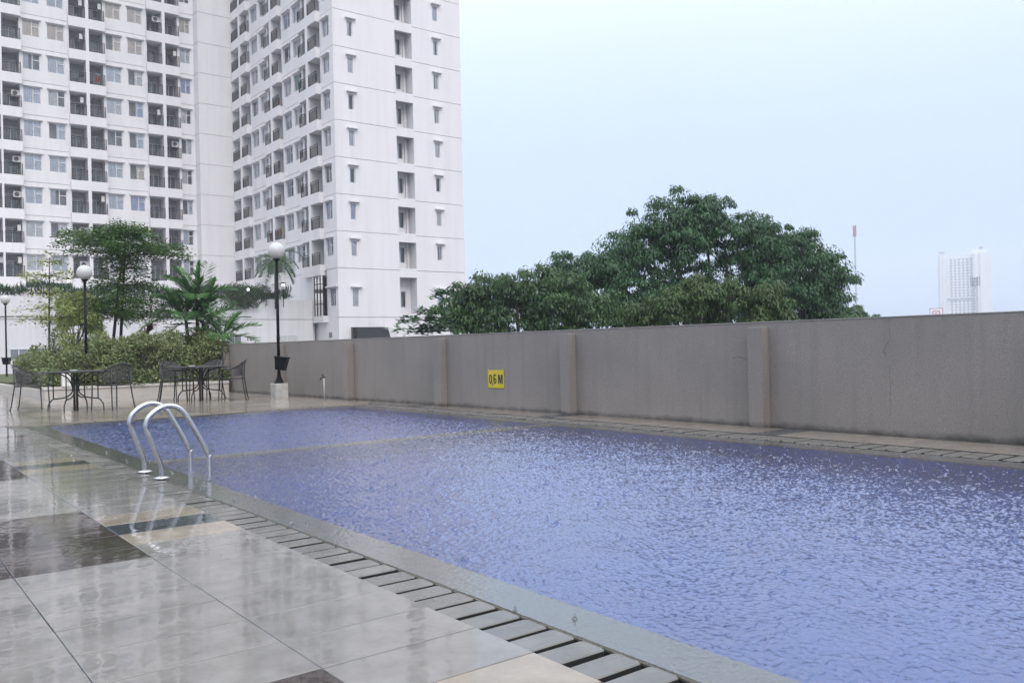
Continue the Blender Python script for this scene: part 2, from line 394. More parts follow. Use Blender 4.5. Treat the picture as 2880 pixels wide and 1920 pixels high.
XD, XG, XW, XR, XRC, XRG = 1.757, 1.985, 2.215, 7.02, 7.30, 7.655     # deck edge, gutter edge, water edge; right-hand water edge, coping, gutter
YF = 14.02                                                              # far water edge
Y0 = -6.0
BED = 22.0
deck = MB()
deck.box(-14, XD - 0.002, Y0, 14.40, -0.6, -0.012)                     # bedding under the near tiles
pool_deck = struct('pool_deck', deck, 'grout')
pool_deck['label'] = 'wet tiled pool deck'
# individual tiles (0.59 x 0.326 m)
PX, PY, YS = 0.592, 0.3264, 5.150
def tile_kind(ci, ri):
    q = ri % 11
    if ci == 0: return 'tile_stripe' if q == 0 else 'tile_cream' if q in (1, 10) else 'tile_grey'
    return 'tile_dark' if (q in (0, 1, 2, 9, 10) and ci <= 2) else 'tile_grey'
tmesh = {}
rest = {}
for ci in range(0, 24):
    x1 = XD - ci * PX; x0 = x1 - PX
    for ri in range(-34, 29):
        y0 = YS + ri * PY; y1 = y0 + PY
        if y1 > 14.42: continue
        kind = tile_kind(ci, ri)
        vis = y0 > 1.3 and x1 > 0.115 * y1 - 0.05 and ci < 4
        if vis:
            if kind not in tmesh:
                t = MB().cbox(-PX / 2 + .0016, PX / 2 - .0016, -PY / 2 + .0034, PY / 2 - .0034, -0.011, 0.0, 0.0025); tmesh[kind] = t.mesh('tile')
            o = obj('tile', tmesh[kind], kind, pool_deck, ((x0 + x1) / 2, (y0 + y1) / 2, random.uniform(-.0006, .0006)))
            o.rotation_euler = (random.uniform(-.0012, .0012), random.uniform(-.0012, .0012), 0)
        else:
            rest.setdefault(kind, MB()).box(x0 + .0025, x1 - .0025, y0 + .0025, y1 - .0025, -0.011, 0.0)
for kind, mb in rest.items():
    obj('tile_field', mb, kind, pool_deck)['kind'] = 'stuff'
# far and right-hand deck
fd = MB(); fd.box(-14, 9.0, 14.40, 60, -0.6, 0.0)
struct('far_deck', fd, 'far_deck')
rd = MB().box(XRG, 9.2, Y0, 14.40, -0.6, 0.0)
right_deck = struct('side_deck', rd, 'grout')
y = YS - 12 * PY - 3 * 11 * PY
cream = MB(); sl_ = None
ri = -44
tm2 = {}
while YS + ri * PY < 14.3:
    q = ri % 11; y0 = YS + ri * PY; y1 = min(14.4, y0 + PY)
    kind = 'tile_stripe' if q == 1 else 'tile_border'
    if y0 > 2.2:
        key = (kind,)
        if key not in tm2: tm2[key] = MB().cbox(0, .60, .0025, PY - .0025, -0.002, 0.006, 0.002).mesh('tile')
        obj('tile', tm2[key], kind, right_deck, (XRG + .004, y0, 0))
    ri += 1

# gutters: dark channel, stone slats
ch = MB(); ch.box(XD - .002, XG + .02, Y0, 14.25, -0.3, -0.16); ch.box(XRC - .02, XRG, Y0, 14.25, -0.3, -0.16)
ch.box(XD - .004, XD, Y0, 14.25, -0.2, -0.013); ch.box(XG - .003, XG, Y0, 14.2, -0.2, -0.024)
gut = struct('gutter_channel', ch, 'channel')
def slat_mesh(wid, dep):
    n = MB(); c = 0.012; hy = dep / 2
    poly = [(0, -hy), (wid - .016, -hy), (wid - .006, -hy + .004), (wid, -hy + .012), (wid, hy - .012), (wid - .006, hy - .004), (wid - .016, hy), (0, hy)]
    k = len(poly); g = .004
    inner = [(x + (g if x < .01 else -g if x > wid - .02 else 0), y_ + (g if y_ < 0 else -g)) for x, y_ in poly]
    n.add([(x, y_, -.045) for x, y_ in poly] + [(x, y_, -.004) for x, y_ in poly] + [(x, y_, 0) for x, y_ in inner],
          [tuple(range(k - 1, -1, -1)), tuple(range(2 * k, 3 * k))] + [(i, (i + 1) % k, (i + 1) % k + k, i + k) for i in range(k)] + [(i + k, (i + 1) % k + k, (i + 1) % k + 2 * k, i + 2 * k) for i in range(k)])
    me = n.mesh('grating_slat'); me.materials.append(MT['slat']); me.materials.append(MT['grime_shade'])
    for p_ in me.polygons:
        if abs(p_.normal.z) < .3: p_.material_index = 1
    return me
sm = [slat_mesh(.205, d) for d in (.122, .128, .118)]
y = 1.30; i = 0
while y < 14.15:
    mi = i % 3 if random.random() < .6 else 0; d = (.122, .128, .118)[mi]
    g = random.choice((.026, .030, .034, .040)) if y > 2.4 else random.choice((.022, .028, .034, .046))
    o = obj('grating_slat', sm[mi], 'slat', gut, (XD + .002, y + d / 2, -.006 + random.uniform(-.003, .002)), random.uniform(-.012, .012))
    y += d + g; i += 1
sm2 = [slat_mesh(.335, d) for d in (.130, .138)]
y = 2.2; i = 0
while y < 14.1:
    d = (.130, .138)[i % 2]
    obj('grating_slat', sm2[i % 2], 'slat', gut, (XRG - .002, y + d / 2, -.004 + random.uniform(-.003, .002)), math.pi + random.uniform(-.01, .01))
    y += d + random.choice((.014, .02, .026, .036)); i += 1
# gutter rest towards and behind the camera
g2 = MB()
yy = Y0
while yy < 1.15: g2.box(XD + .003, XD + .2, yy, yy + .13, -.045, -.004); yy += .155
yy = Y0
while yy < 2.05: g2.box(XRC + .01, XRG - .003, yy, yy + .13, -.045, -.004); yy += .155
obj('slat_run', g2, 'slat', gut)['kind'] = 'stuff'

# coping, basin, divider, water
cp = MB()
cp.box(XG, XW, Y0, YF, -0.5, -0.018); cp.box(XR, XRC, Y0, YF, -0.5, -0.018); cp.box(XG, XRC, YF, 14.398, -0.5, -0.016)
cp.box(XW, XR, 8.36, 8.58, -1.4, -0.022)
struct('pool_kerb', cp, 'coping')
bs = MB()
bs.box(XW - .3, XW + .003, Y0, YF, -1.4, -0.10); bs.box(XR - .003, XR + .3, Y0, YF, -1.4, -0.10); bs.box(XW, XR, YF - .003, YF + .3, -1.4, -0.10)
bs.box(XW, XR, Y0 - .3, Y0, -1.4, -0.018); bs.box(XW, XR, 8.357, 8.583, -1.4, -0.14)
bs.box(XW, XR, Y0, 8.36, -1.30, -1.15); bs.box(XW, XR, 8.58, YF, -0.85, -0.68)
struct('pool_floor', bs, 'pooltile')
def water_surface():
    """rain beaten surface as real relief: a band-limited random wave field plus the rings of single drops"""
    x0, x1, ya, yb = XG + .004, XRC - .004, 0.6, 14.30; st = 0.011
    nx = int((x1 - x0) / st) + 1; ny = int((yb - ya) / st) + 1
    def field(wl, bw):
        f = np.fft.rfft2(rng.normal(size=(ny, nx)))
        kx = np.fft.rfftfreq(nx, st)[None, :]; ky = np.fft.fftfreq(ny, st)[:, None]; kk = np.sqrt(kx * kx + ky * ky)
        h = np.fft.irfft2(f * np.exp(-((kk - 1 / wl) / (bw / wl)) ** 2), s=(ny, nx))
        gy, gx = np.gradient(h, st); return h / np.sqrt((gx * gx + gy * gy).mean())
    h = field(.038, .38) * WAVE[0] + field(.11, .4) * WAVE[1] + field(.5, .5) * WAVE[2]
    xs = np.linspace(x0, x1, nx); ys = np.linspace(ya, yb, ny)
    for i in range(1500):
        cx_ = rng.uniform(x0, x1); cy_ = rng.uniform(ya, yb); rr = rng.uniform(.03, .16); am = (.0024 if i % 6 == 0 else .0011) * (1 - rr / .2)
        i0, i1 = max(0, int((cx_ - rr - .06 - x0) / st)), min(nx, int((cx_ + rr + .06 - x0) / st) + 1); j0, j1 = max(0, int((cy_ - rr - .06 - ya) / st)), min(ny, int((cy_ + rr + .06 - ya) / st) + 1)
        d = np.hypot(xs[None, i0:i1] - cx_, ys[j0:j1, None] - cy_)
        h[j0:j1, i0:i1] += am * np.cos((d - rr) * 2 * math.pi / .042) * np.exp(-((d - rr) / .028) ** 2)
    damp = np.ones((ny, nx)); shallow = (xs < XW) | (xs > XR); damp[:, shallow] = .16; damp[ys > YF, :] = .16; damp[ys > 8.5, :] *= 1.0
    h = np.clip(h * damp, -.0068, .012)
    XX, YY = np.meshgrid(xs, ys); V = np.stack([XX, YY, h - .0105], -1).reshape(-1, 3)
    idx = np.arange(nx * ny).reshape(ny, nx)
    Q = np.stack([idx[:-1, :-1], idx[:-1, 1:], idx[1:, 1:], idx[1:, :-1]], -1).reshape(-1, 4)
    ex = np.array([(x0, Y0, -.0105), (x1, Y0, -.0105), (x1, ya, -.0105), (x0, ya, -.0105)]); nb = len(V); V = np.concatenate([V, ex]); Q = np.concatenate([Q, [[nb, nb + 1, nb + 2, nb + 3]]])
    me = bpy.data.meshes.new('water'); me.vertices.add(len(V)); me.vertices.foreach_set('co', V.ravel())
    me.loops.add(Q.size); me.loops.foreach_set('vertex_index', Q.astype(np.int32).ravel())
    k = len(Q); me.polygons.add(k); me.polygons.foreach_set('loop_start', np.arange(0, 4 * k, 4, dtype=np.int32)); me.polygons.foreach_set('loop_total', np.full(k, 4, dtype=np.int32))
    me.polygons.foreach_set('use_smooth', np.ones(k, dtype=bool)); me.update(); me.validate()
    struct('water', me, 'water')
WAVE = (.195, .045, .012)
water_surface()
# ================================================================== PERIMETER WALL
WA = math.atan2(0.88, 20.0)
wall = thing('perimeter_wall', 'long grey pebble wash wall with square piers along the far side of the pool', 'wall', (8.50, 2.5, 0), WA)
wb = MB(); wb.box(0, .16, -8.5, 20.25, -0.3, 1.200)
obj('wall_face', wb, 'wall', wall)
wc = MB(); yy = -8.5
while yy < 20.2:
    wc.box(-.006, .166, yy, min(yy + 1.55, 20.25), 1.203, 1.213); yy += 1.56
obj('coping_strip', wc, 'wall_cap', wall)
pm = MB(); pm.cbox(-.14, -.002, 0, .19, -.02, 1.15, .004); pmm = pm.mesh('pier')
for yy in (-5.8, -2.7, .45, 3.55, 6.71, 9.87, 13.02, 16.12, 19.35):
    obj('pier', pmm, 'wall', wall, (0, yy, 0))
def crack(pts, r=.0026):
    b = MB()
    q = [pts[0]]
    for a, c in zip(pts, pts[1:]):
        for t in (0.25, .5, .75, 1):
            q.append((a[0] + (c[0] - a[0]) * t + random.uniform(-.006, .006), a[1] + (c[1] - a[1]) * t + random.uniform(-.006, .006)))
    for (y0, z0), (y1, z1) in zip(q, q[1:]):
        d = Vector((z1 - z0, y0 - y1)); d = d / (d.length + 1e-6) * r * random.uniform(.25, .8)
        b.quad((-.0015, y0 - d.x, z0 - d.y), (-.0015, y0 + d.x, z0 + d.y), (-.0015, y1 + d.x, z1 + d.y), (-.0015, y1 - d.x, z1 - d.y))
    obj('crack', b, 'crack', wall)
crack([(2.13, 1.2), (2.13, .98), (2.20, .87), (2.17, .78)]); crack([(2.14, .70), (2.14, .2)], .002)
crack([(.66, 1.2), (.64, .9), (.58, .76), (.55, .62), (.56, .3)]); crack([(4.05, .80), (3.95, .805), (3.82, .775)], .003)
crack([(4.97, .75), (4.97, .1)], .0015)

# depth sign
s0 = 8.53
sg = thing('depth_sign', 'yellow depth sign reading 0,6 M fixed on the grey wall', 'sign', (8.50 - math.sin(WA) * s0 - .004, 2.5 + math.cos(WA) * s0, .48), WA - math.pi / 2)
W_, H_ = .40, .285
pl = MB(); pl.cbox(-W_ / 2, W_ / 2, -H_ / 2, H_ / 2, 0, .006, .002)
po = obj('plate', pl, 'sign', sg, rot=(math.pi / 2, 0, 0)); po.location = (0, -.001, 0)
def stroke(poly, name='digit'):
    b = MB(); b.prism(poly, -.0095, -.0075); return b
def ring_poly(b, cx, cz, rw, rh, t, a0=0, a1=360, n=22, sx=1.0):
    """stadium shaped stroke as quads"""
    def P(a, w, h):
        c, s_ = math.cos(R(a)), math.sin(R(a)); k = h - w
        return (cx + w * c, cz + w * s_ + (k if s_ > 1e-6 else -k if s_ < -1e-6 else 0))
    st = [a0 + (a1 - a0) * i / n for i in range(n + 1)]
    for p, q in zip(st, st[1:]):
        o0, o1 = P(p, rw, rh), P(q, rw, rh); i0, i1 = P(p, rw - t, rh - t), P(q, rw - t, rh - t)
        b.quad((o0[0], -.0086, o0[1]), (o1[0], -.0086, o1[1]), (i1[0], -.0086, i1[1]), (i0[0], -.0086, i0[1]))
lt = MB(); ring_poly(lt, -.128, -.002, .038, .072, .024); obj('digit', lt, 'ink', sg)
lt = MB(); lt.prism([(-.086, -.066), (-.062, -.066), (-.062, -.088), (-.077, -.108), (-.087, -.108), (-.078, -.088), (-.086, -.088)], -.0092, -.0080); obj('comma', lt, 'ink', sg)
lt = MB(); cx = -.018
ring_poly(lt, cx, -.030, .038, .044, .024)
ring_poly(lt, cx, .040, .038, .0385, .024, 20, 180, 14)
lt.box(cx - .038, cx - .014, -.0092, -.0080, -.032, .040)
obj('digit', lt, 'ink', sg)
lt = MB(); x0 = .062; z0, z1 = -.074, .070
lt.prism([(x0, z0), (x0 + .027, z0), (x0 + .027, z1), (x0, z1)], -.0092, -.0080)
lt.prism([(x0 + .085, z0), (x0 + .112, z0), (x0 + .112, z1), (x0 + .085, z1)], -.0092, -.0080)
lt.prism([(x0 + .0275, z1), (x0 + .0275, z1 - .055), (x0 + .048, z0), (x0 + .064, z0), (x0 + .0845, z1 - .055), (x0 + .0845, z1), (x0 + .072, z1), (x0 + .056, z0 + .045), (x0 + .040, z1)], -.0092, -.0080)
obj('letter', lt, 'ink', sg)
for px in (-.185, .185):
    b = MB(); b.lathe([(.0001, .0), (.005, .0), (.005, .003), (.0001, .004)], n=8); o = obj('screw', b, 'darkmetal', sg, (px, -.0085, .125), rot=(math.pi / 2, 0, 0))

# standpipe
tp = thing('garden_tap', 'thin grey standpipe with a small tap against the wall', 'tap', (7.70, 16.4, 0))
b = MB(); b.tube([(0, 0, 0), (0, 0, .44)], .014, 8); obj('pipe', b, 'pipe', tp, smooth=True)
b = MB(); b.tube([(.02, 0, .445), (-.05, 0, .45), (-.075, 0, .425), (-.08, 0, .39)], .017, 8); obj('spout', b, 'darkmetal', tp, smooth=True)
b = MB(); b.tube([(-.03, 0, .46), (-.03, 0, .495)], .008, 6); b.tube([(-.06, -.02, .50), (0, .02, .50)], .009, 6); obj('handle', b, 'darkmetal', tp)

# ================================================================== LAMP POSTS
l1 = thing('lamp_post', 'tall black lamp post with white globe on a concrete plinth beside the grey wall', 'lamp post', (7.28, 17.72, 0), 0, 'globe lamp posts')
def lamp_parts(t, H, z):
    if z:
        b = MB(); b.cbox(-.14, .14, -.14, .14, 0, z, .012); obj('plinth', b, 'concrete', t)
    b = MB(); b.lathe([(.0001, z), (.115, z), (.115, z + .02), (.09, z + .03), (.045, z + .14), (.036, z + .22), (.034, z + .24), (.0001, z + .24)], n=16); obj('base', b, 'black', t, smooth=True)
    b = MB(); b.tube([(0, 0, z + .2), (0, 0, H - .38)], .032, 12); b.tube([(0, 0, z + .95), (0, 0, z + 1.0)], .037, 12); obj('pole', b, 'black', t, smooth=True)
    b = MB(); b.lathe([(.0001, H - .40), (.035, H - .40), (.085, H - .365), (.085, H - .35), (.0001, H - .345)], n=16); obj('globe_holder', b, 'black', t, smooth=True)
    b = MB(); b.sphere((0, 0, H - .175), .178, 20); obj('globe', b, 'globe', t, smooth=True)
lamp_parts(l1, 3.33, .315)
l2 = thing('lamp_post', 'black lamp post with white globe rising out of the shrubs', 'lamp post', (4.55, 22.97, .25), 0, 'globe lamp posts'); lamp_parts(l2, 2.95, 0)
l3 = thing('lamp_post', 'farthest black globe lamp post, at the left edge of the photo', 'lamp post', (4.92, 39.5, 0), 0, 'globe lamp posts'); lamp_parts(l3, 3.48, 0)
def lampbin(label, loc, rz, tilt):
    t = thing('waste_bin', label, 'bin', loc, rz)
    b = MB(); s0_, s1_ = .095, .125
    b.add([(-s0_, -s0_, 0), (s0_, -s0_, 0), (s0_, s0_, 0), (-s0_, s0_, 0), (-s1_, -s1_, .26), (s1_, -s1_, .26), (s1_, s1_, .26), (-s1_, s1_, .26)],
          [(0, 3, 2, 1), (0, 1, 5, 4), (1, 2, 6, 5), (2, 3, 7, 6), (3, 0, 4, 7), (4, 5, 6, 7)])
    obj('bucket', b, 'black', t, rot=(0, tilt, 0))
    b = MB(); b.box(-.14, .14, -.14, .14, .262, .285); obj('rim', b, 'black', t, rot=(0, tilt, 0))
    b = MB(); b.box(-.05, .0, -.02, .02, .10, .16); obj('bracket', b, 'black', t)
lampbin('small black square bin hung askew on the plinth lamp post', (7.27, 17.60, .60), R(-38), R(8))
lampbin('small black box on the lamp post at the left edge', (4.90, 39.35, .72), R(-38), 0)

# ================================================================== POOL LADDER
lad = thing('pool_handrail', 'pair of curved stainless steel pool handrails at the pool edge', 'handrail', (1.975, 7.48, -.01))
def catmull(pts, k=5):
    out = []
    P = [Vector(p) for p in pts]; P = [P[0] * 2 - P[1]] + P + [P[-1] * 2 - P[-2]]
    for i in range(1, len(P) - 2):
        for j in range(k):
            t = j / k
            out.append(.5 * ((2 * P[i]) + (P[i + 1] - P[i - 1]) * t + (2 * P[i - 1] - 5 * P[i] + 4 * P[i + 1] - P[i + 2]) * t * t + (3 * P[i] - P[i - 1] - 3 * P[i + 1] + P[i + 2]) * t ** 3))
    out.append(P[-2]); return out
prof = [(1.970, -.02), (1.970, .05), (1.962, .11), (1.925, .22), (1.885, .33), (1.860, .40), (1.858, .44), (1.876, .49), (1.922, .537), (1.985, .572), (2.045, .579), (2.105, .562), (2.152, .520), (2.19, .46), (2.265, .32), (2.325, .20), (2.345, .145), (2.350, .08), (2.350, -.65)]
for yy in (7.235, 7.735):
    b = MB(); b.tube(catmull([(x - 1.975, yy - 7.48, z + .01) for x, z in prof]), .0215, 12); r_ = obj('rail', b, 'steel', lad, smooth=True)
    b = MB(); b.lathe([(.0001, .012), (.062, .012), (.062, .018), (.024, .030), (.0001, .030)], (-.005, yy - 7.48), 18); obj('flange', b, 'steel', lad, smooth=True)
for z in (-.25, -.5):
    b = MB(); b.box(.335, .43, -.245, .255, z, z + .025); obj('rung', b, 'steel', lad)

# ================================================================== TABLES AND CHAIRS
def chair(label, loc, rz):
    t = thing('garden_chair', label, 'chair', loc, rz, 'wrought iron garden chairs')
    rim = catmull([(.24, .255, .60), (.21, .275, .635), (.06, .29, .645), (-.10, .285, .70), (-.22, .215, .785), (-.275, .10, .83), (-.285, 0, .84), (-.275, -.10, .83), (-.22, -.215, .785), (-.10, -.285, .70), (.06, -.29, .645), (.21, -.275, .635), (.24, -.255, .60)], 4)
    b = MB(); b.tube(rim, .0125, 8); obj('back_rim', b, 'darkmetal', t, smooth=True)
    # curved mesh back
    b = MB(); n = 16; top = [rim[i] for i in range(len(rim)) if rim[i].x < -.04]
    for p, q in zip(top, top[1:]):
        for a0, a1 in ((0, .5), (.5, 1)):
            def pt(v, a): return (v.x * (1 - .16 * a) + .01, v.y * (1 - .10 * a), v.z + (.50 - v.z) * a)
            b.quad(pt(p, a0), pt(q, a0), pt(q, a1), pt(p, a1))
    obj('backrest', b, 'mesh', t, smooth=True)
    b = MB(); b.add([(.25 * c + .0, .245 * s_, .445 - (.012 if abs(s_) < .5 else 0)) for c, s_ in [(math.copysign(abs(math.cos(a)) ** .5, math.cos(a)), math.copysign(abs(math.sin(a)) ** .5, math.sin(a))) for a in [2 * math.pi * i / 24 for i in range(24)]]], [tuple(range(24))]); obj('seat', b, 'mesh', t)
    b = MB(); b.tube([(.25 * math.copysign(abs(math.cos(a)) ** .5, math.cos(a)), .245 * math.copysign(abs(math.sin(a)) ** .5, math.sin(a)), .445) for a in [2 * math.pi * i / 28 for i in range(28)]], .011, 8, True); obj('seat_frame', b, 'darkmetal', t, smooth=True)
    for sgn in (1, -1):
        b = MB(); b.tube([(.24, .255 * sgn, .60), (.243, .258 * sgn, .44), (.262, .265 * sgn, .02), (.268, .268 * sgn, .0)], .0115, 8); obj('leg', b, 'darkmetal', t, smooth=True)
        b = MB(); b.tube([(-.235, .20 * sgn, .77), (-.215, .20 * sgn, .45), (-.27, .235 * sgn, .06), (-.29, .24 * sgn, .0)], .0115, 8); obj('leg', b, 'darkmetal', t, smooth=True)
    return t
def table(label, loc, rz, rad):
    t = thing('garden_table', label, 'table', loc, rz, 'wrought iron garden tables')
    b = MB(); b.lathe([(.0001, .705), (rad - .01, .705), (rad - .01, .712), (.0001, .712)], n=48); obj('table_top', b, 'mesh', t)
    b = MB(); b.tube([(rad * math.cos(2 * math.pi * i / 48), rad * math.sin(2 * math.pi * i / 48), .708) for i in range(48)], .015, 8, True); obj('top_rim', b, 'darkmetal', t, smooth=True)
    for i in range(4):
        a = R(45 + 90 * i); c, s_ = math.cos(a), math.sin(a)
        p = lambda r, z: (r * c, r * s_, z)
        b = MB()
        b.tube(catmull([p(.44, .695), p(.30, .675), p(.15, .60), p(.07, .47), p(.055, .38), p(.085, .30), p(.19, .235), p(.33, .215), p(.405, .205), p(.47, .14), p(.495, .08), p(.50, 0)], 4), .0125, 8)
        b.tube([p(.40, .70), p(.40, .21)], .0115, 8)
        b.tube([p(.035, .70), p(.035, .0)], .0115, 8)
        obj('leg', b, 'darkmetal', t, smooth=True)
    b = MB(); b.tube([(.07 * math.cos(2 * math.pi * i / 20), .07 * math.sin(2 * math.pi * i / 20), .37) for i in range(20)], .009, 6, True); obj('collar', b, 'darkmetal', t, smooth=True)
    return t
def dish(label, loc):
    b = MB(); b.lathe([(.0001, 0), (.05, 0), (.072, .022), (.068, .022), (.046, .006), (.0001, .006)], n=20)
    o = obj('ashtray', b, 'white', None, loc, smooth=True); tag(o, label, 'ashtray', 'white ashtrays')
T1 = at(195, 1136, 15.75); T1.z = 0
T2 = at(549, 1120, 18.1); T2.z = 0
table('round dark wrought iron table nearest the left edge', (3.30, 17.62, 0), R(12), .60)
dish('white ashtray on the left iron table', (3.30, 17.75, .718))
table('round dark wrought iron table by the end of the grey wall', (5.86, 18.45, 0), R(5), .60)
dish('white ashtray on the iron table by the wall', (5.72, 18.6, .718))
FR = math.atan2(-.609, .793)      # facing image right
chair('iron mesh chair at the far left, facing the left table', (2.72, 18.72, 0), FR + R(14))
chair('iron mesh chair on the lamp post side of the left table', (3.86, 17.22, 0), FR + math.pi + R(-28))
chair('iron mesh chair on the left side of the table by the wall', (5.36, 18.66, 0), FR + R(20))
chair('second iron mesh chair pushed in at the left of the table by the wall', (5.56, 19.2, 0), FR + R(-22))
chair('iron mesh chair behind the table by the wall, backed to the planter', (6.20, 19.10, 0), FR + R(-118))
chair('iron mesh chair nearest the end of the grey wall', (6.42, 18.12, 0), FR + math.pi + R(12))

# ================================================================== APARTMENT BUILDING
OB = (32.1, 65.3, GZ)
bld = thing('apartment_building', 'tall white apartment block with rows of balconies and windows', 'building', OB)
F = 3.08; ZF = [7.8 + F * k for k in range(11)]; ZT = 7.8 + F * 11
YL, XF, YE, XE = 89.3, 32.1, 65.3, 44.87
wl = MB(OB); jn = MB(OB); ins = MB(OB)
def strip(T, a, b, wins, z0, hood=True):
    """one storey of a facade strip with window openings; T maps (u, outward, z) boxes"""
    s0_, h0 = z0 + 1.09, z0 + 2.59; th = -.28
    T(a, b, th, 0, z0 + .022, s0_); T(a, b, th, 0, h0, z0 + F - .022)
    T(a, b, th, -.05, z0 - .022, z0 + .022, jn)
    e_ = sorted(wins); x = a
    for p, q in e_:
        if p > x: T(x, p, th, 0, s0_, h0)
        x = q
    if b > x: T(x, b, th, 0, s0_, h0)
    if hood:
        for p, q in e_: T(max(a, p - .12), min(b, q + .12), .0, .22, h0 + .02, h0 + .14)
def TL(u0, u1, n0, n1, z0, z1, mb=None): (mb or wl).box(u0, u1, YL - n0, YL - n1, z0, z1)
def TR(u0, u1, n0, n1, z0, z1, mb=None): (mb or wl).box(XF - n0, XF - n1, min(u0, u1), max(u0, u1), z0, z1)
def TE(u0, u1, n0, n1, z0, z1, mb=None): (mb or wl).box(u0, u1, YE - n0, YE - n1, z0, z1)
# window prototypes: local x right, y = outward negative, z up from sill
wcache = {}
def win_parts(w, h, key):
    if key in wcache: return wcache[key]
    f = MB(); t = .06; my = (.10, .17)
    f.box(0, w, *my, 0, t); f.box(0, w, *my, h - t, h); f.box(0, t, *my, t, h - t); f.box(w - t, w, *my, t, h - t)
    g = MB()
    if w > .7:
        mx = w * .56
        f.box(mx - t / 2, mx + t / 2, *my, t, h - t); f.box(mx + t / 2, w - t, *my, h * .62 - t / 2, h * .62 + t / 2)
        g.quad((t, .135, t), (mx - t / 2, .135, t), (mx - t / 2, .135, h - t), (t, .135, h - t))
        g.quad((mx + t / 2, .135, t), (w - t, .135, t), (w - t, .135, h * .62 - t / 2), (mx + t / 2, .135, h * .62 - t / 2))
        gs = MB(); gs.quad((mx + t / 2, .135, h * .62 + t / 2), (w - t, .135, h * .62 + t / 2), (w - t, .135, h - t), (mx + t / 2, .135, h - t))
    else:
        g.quad((t, .135, t), (w - t, .135, t), (w - t, .135, h - t), (t, .135, h - t)); gs = None
    cu = []
    for a, b_ in ((.0, 1.0), (.0, .62), (.45, 1.0), (.0, .36)):
        c = MB(); k = max(6, int((b_ - a) * w / .07)); pts = [(w * (a + (b_ - a) * i / k), .185 + .022 * (i % 2)) for i in range(k + 1)]
        for (xa, ya), (xb, yb) in zip(pts, pts[1:]): c.quad((xa, ya, .0), (xb, yb, .0), (xb, yb, h), (xa, ya, h))
        cm0 = c.mesh('curtain'); cm0.materials.append(None); cu.append(cm0)
    wcache[key] = (f.mesh('window'), g.mesh('pane'), gs.mesh('vent_pane') if gs else None, cu)
    return wcache[key]
def window(x, y, z, w, h, rz, dark=None, cur=None, openv=False):
    fm, gm, gs, cu = win_parts(w, h, (round(w, 2), round(h, 2)))
    o = obj('window', fm, 'frame', bld, (x - OB[0], y - OB[1], z - OB[2]), rz)
    obj('pane', gm, 'glass', o)
    if gs:
        v = obj('vent_pane', gs, 'glass', o)
        if openv:
            v.rotation_euler = (R(-26), 0, 0); v.location = (0, .135 - (h - .06) * math.sin(R(26)) * -1 - .135 * math.cos(R(26)), 0)
            v.rotation_euler = (0, 0, 0); v.location = (0, -.12, 0)
    r = random.random() if dark is None else (1.0 if dark else 0.0)
    if r < .86:
        sh = 0 if random.random() < .62 else random.choice((1, 2))
        obj('curtain', cu[sh], cur or 'curtain%d' % random.choice((0, 0, 0, 1, 1, 2, 2, 3, 4, 5)), o)
    elif random.random() < .4: obj('curtain', cu[3], 'curtain3', o)
    return o
# railing prototype
rcache = {}
def rail_mesh(w):
    k = round(w, 2)
    if k not in rcache:
        b = MB(); b.box(0, w, 0, .05, 1.0, 1.05); b.box(0, w, .01, .04, .86, .89); b.box(0, w, .01, .04, .04, .07)
        n = max(4, int(w / .125))
        for i in range(n + 1):
            x = (w - .025) * i / n; b.box(x, x + .025, .012, .037, .07, .86 if i % 4 else 1.0)
        b.box(0, .06, 0, .05, 0, 1.05); b.box(w - .06, w, 0, .05, 0, 1.05)
        rcache[k] = b.mesh('railing')
    return rcache[k]
acb = MB(); acb.cbox(-.40, .40, -.14, .14, 0, .55, .02); acm = acb.mesh('air_conditioner')
acf = MB(); acf.lathe([(.0001, 0), (.20, 0), (.20, .012), (.0001, .012)], n=16); acfm = acf.mesh('fan_grille')
dcache = {}
def door_mesh(w):
    k = round(w, 2)
    if k not in dcache:
        f = MB(); h = 2.1; t = .06
        f.box(0, w, 0, .06, h - t, h); f.box(0, t, 0, .06, 0, h); f.box(w - t, w, 0, .06, 0, h); f.box(w / 2 - t / 2, w / 2 + t / 2, 0, .06, 0, h)
        g = MB(); g.quad((0, .03, 0), (w, .03, 0), (w, .03, h), (0, .03, h))
        c = MB(); n = 14
        for i in range(n): c.quad((w * i / n, .14 + .03 * (i % 2), 0), (w * (i + 1) / n, .14 + .03 * ((i + 1) % 2), 0), (w * (i + 1) / n, .14 + .03 * ((i + 1) % 2), h), (w * i / n, .14 + .03 * (i % 2), h))
        cm0 = c.mesh('door_curtain'); cm0.materials.append(None); dcache[k] = (f.mesh('door'), g.mesh('door_pane'), cm0)
    return dcache[k]
bcache = {}
lm = MB()
for i in range(5): lm.quad((i * .09, .02 * (i % 2), 0), ((i + 1) * .09, .02 * ((i + 1) % 2), .0), ((i + 1) * .09, .02 * ((i + 1) % 2), .62), (i * .09, .02 * (i % 2), .62))
laundry_mesh = lm.mesh('laundry'); laundry_mesh.materials.append(None)
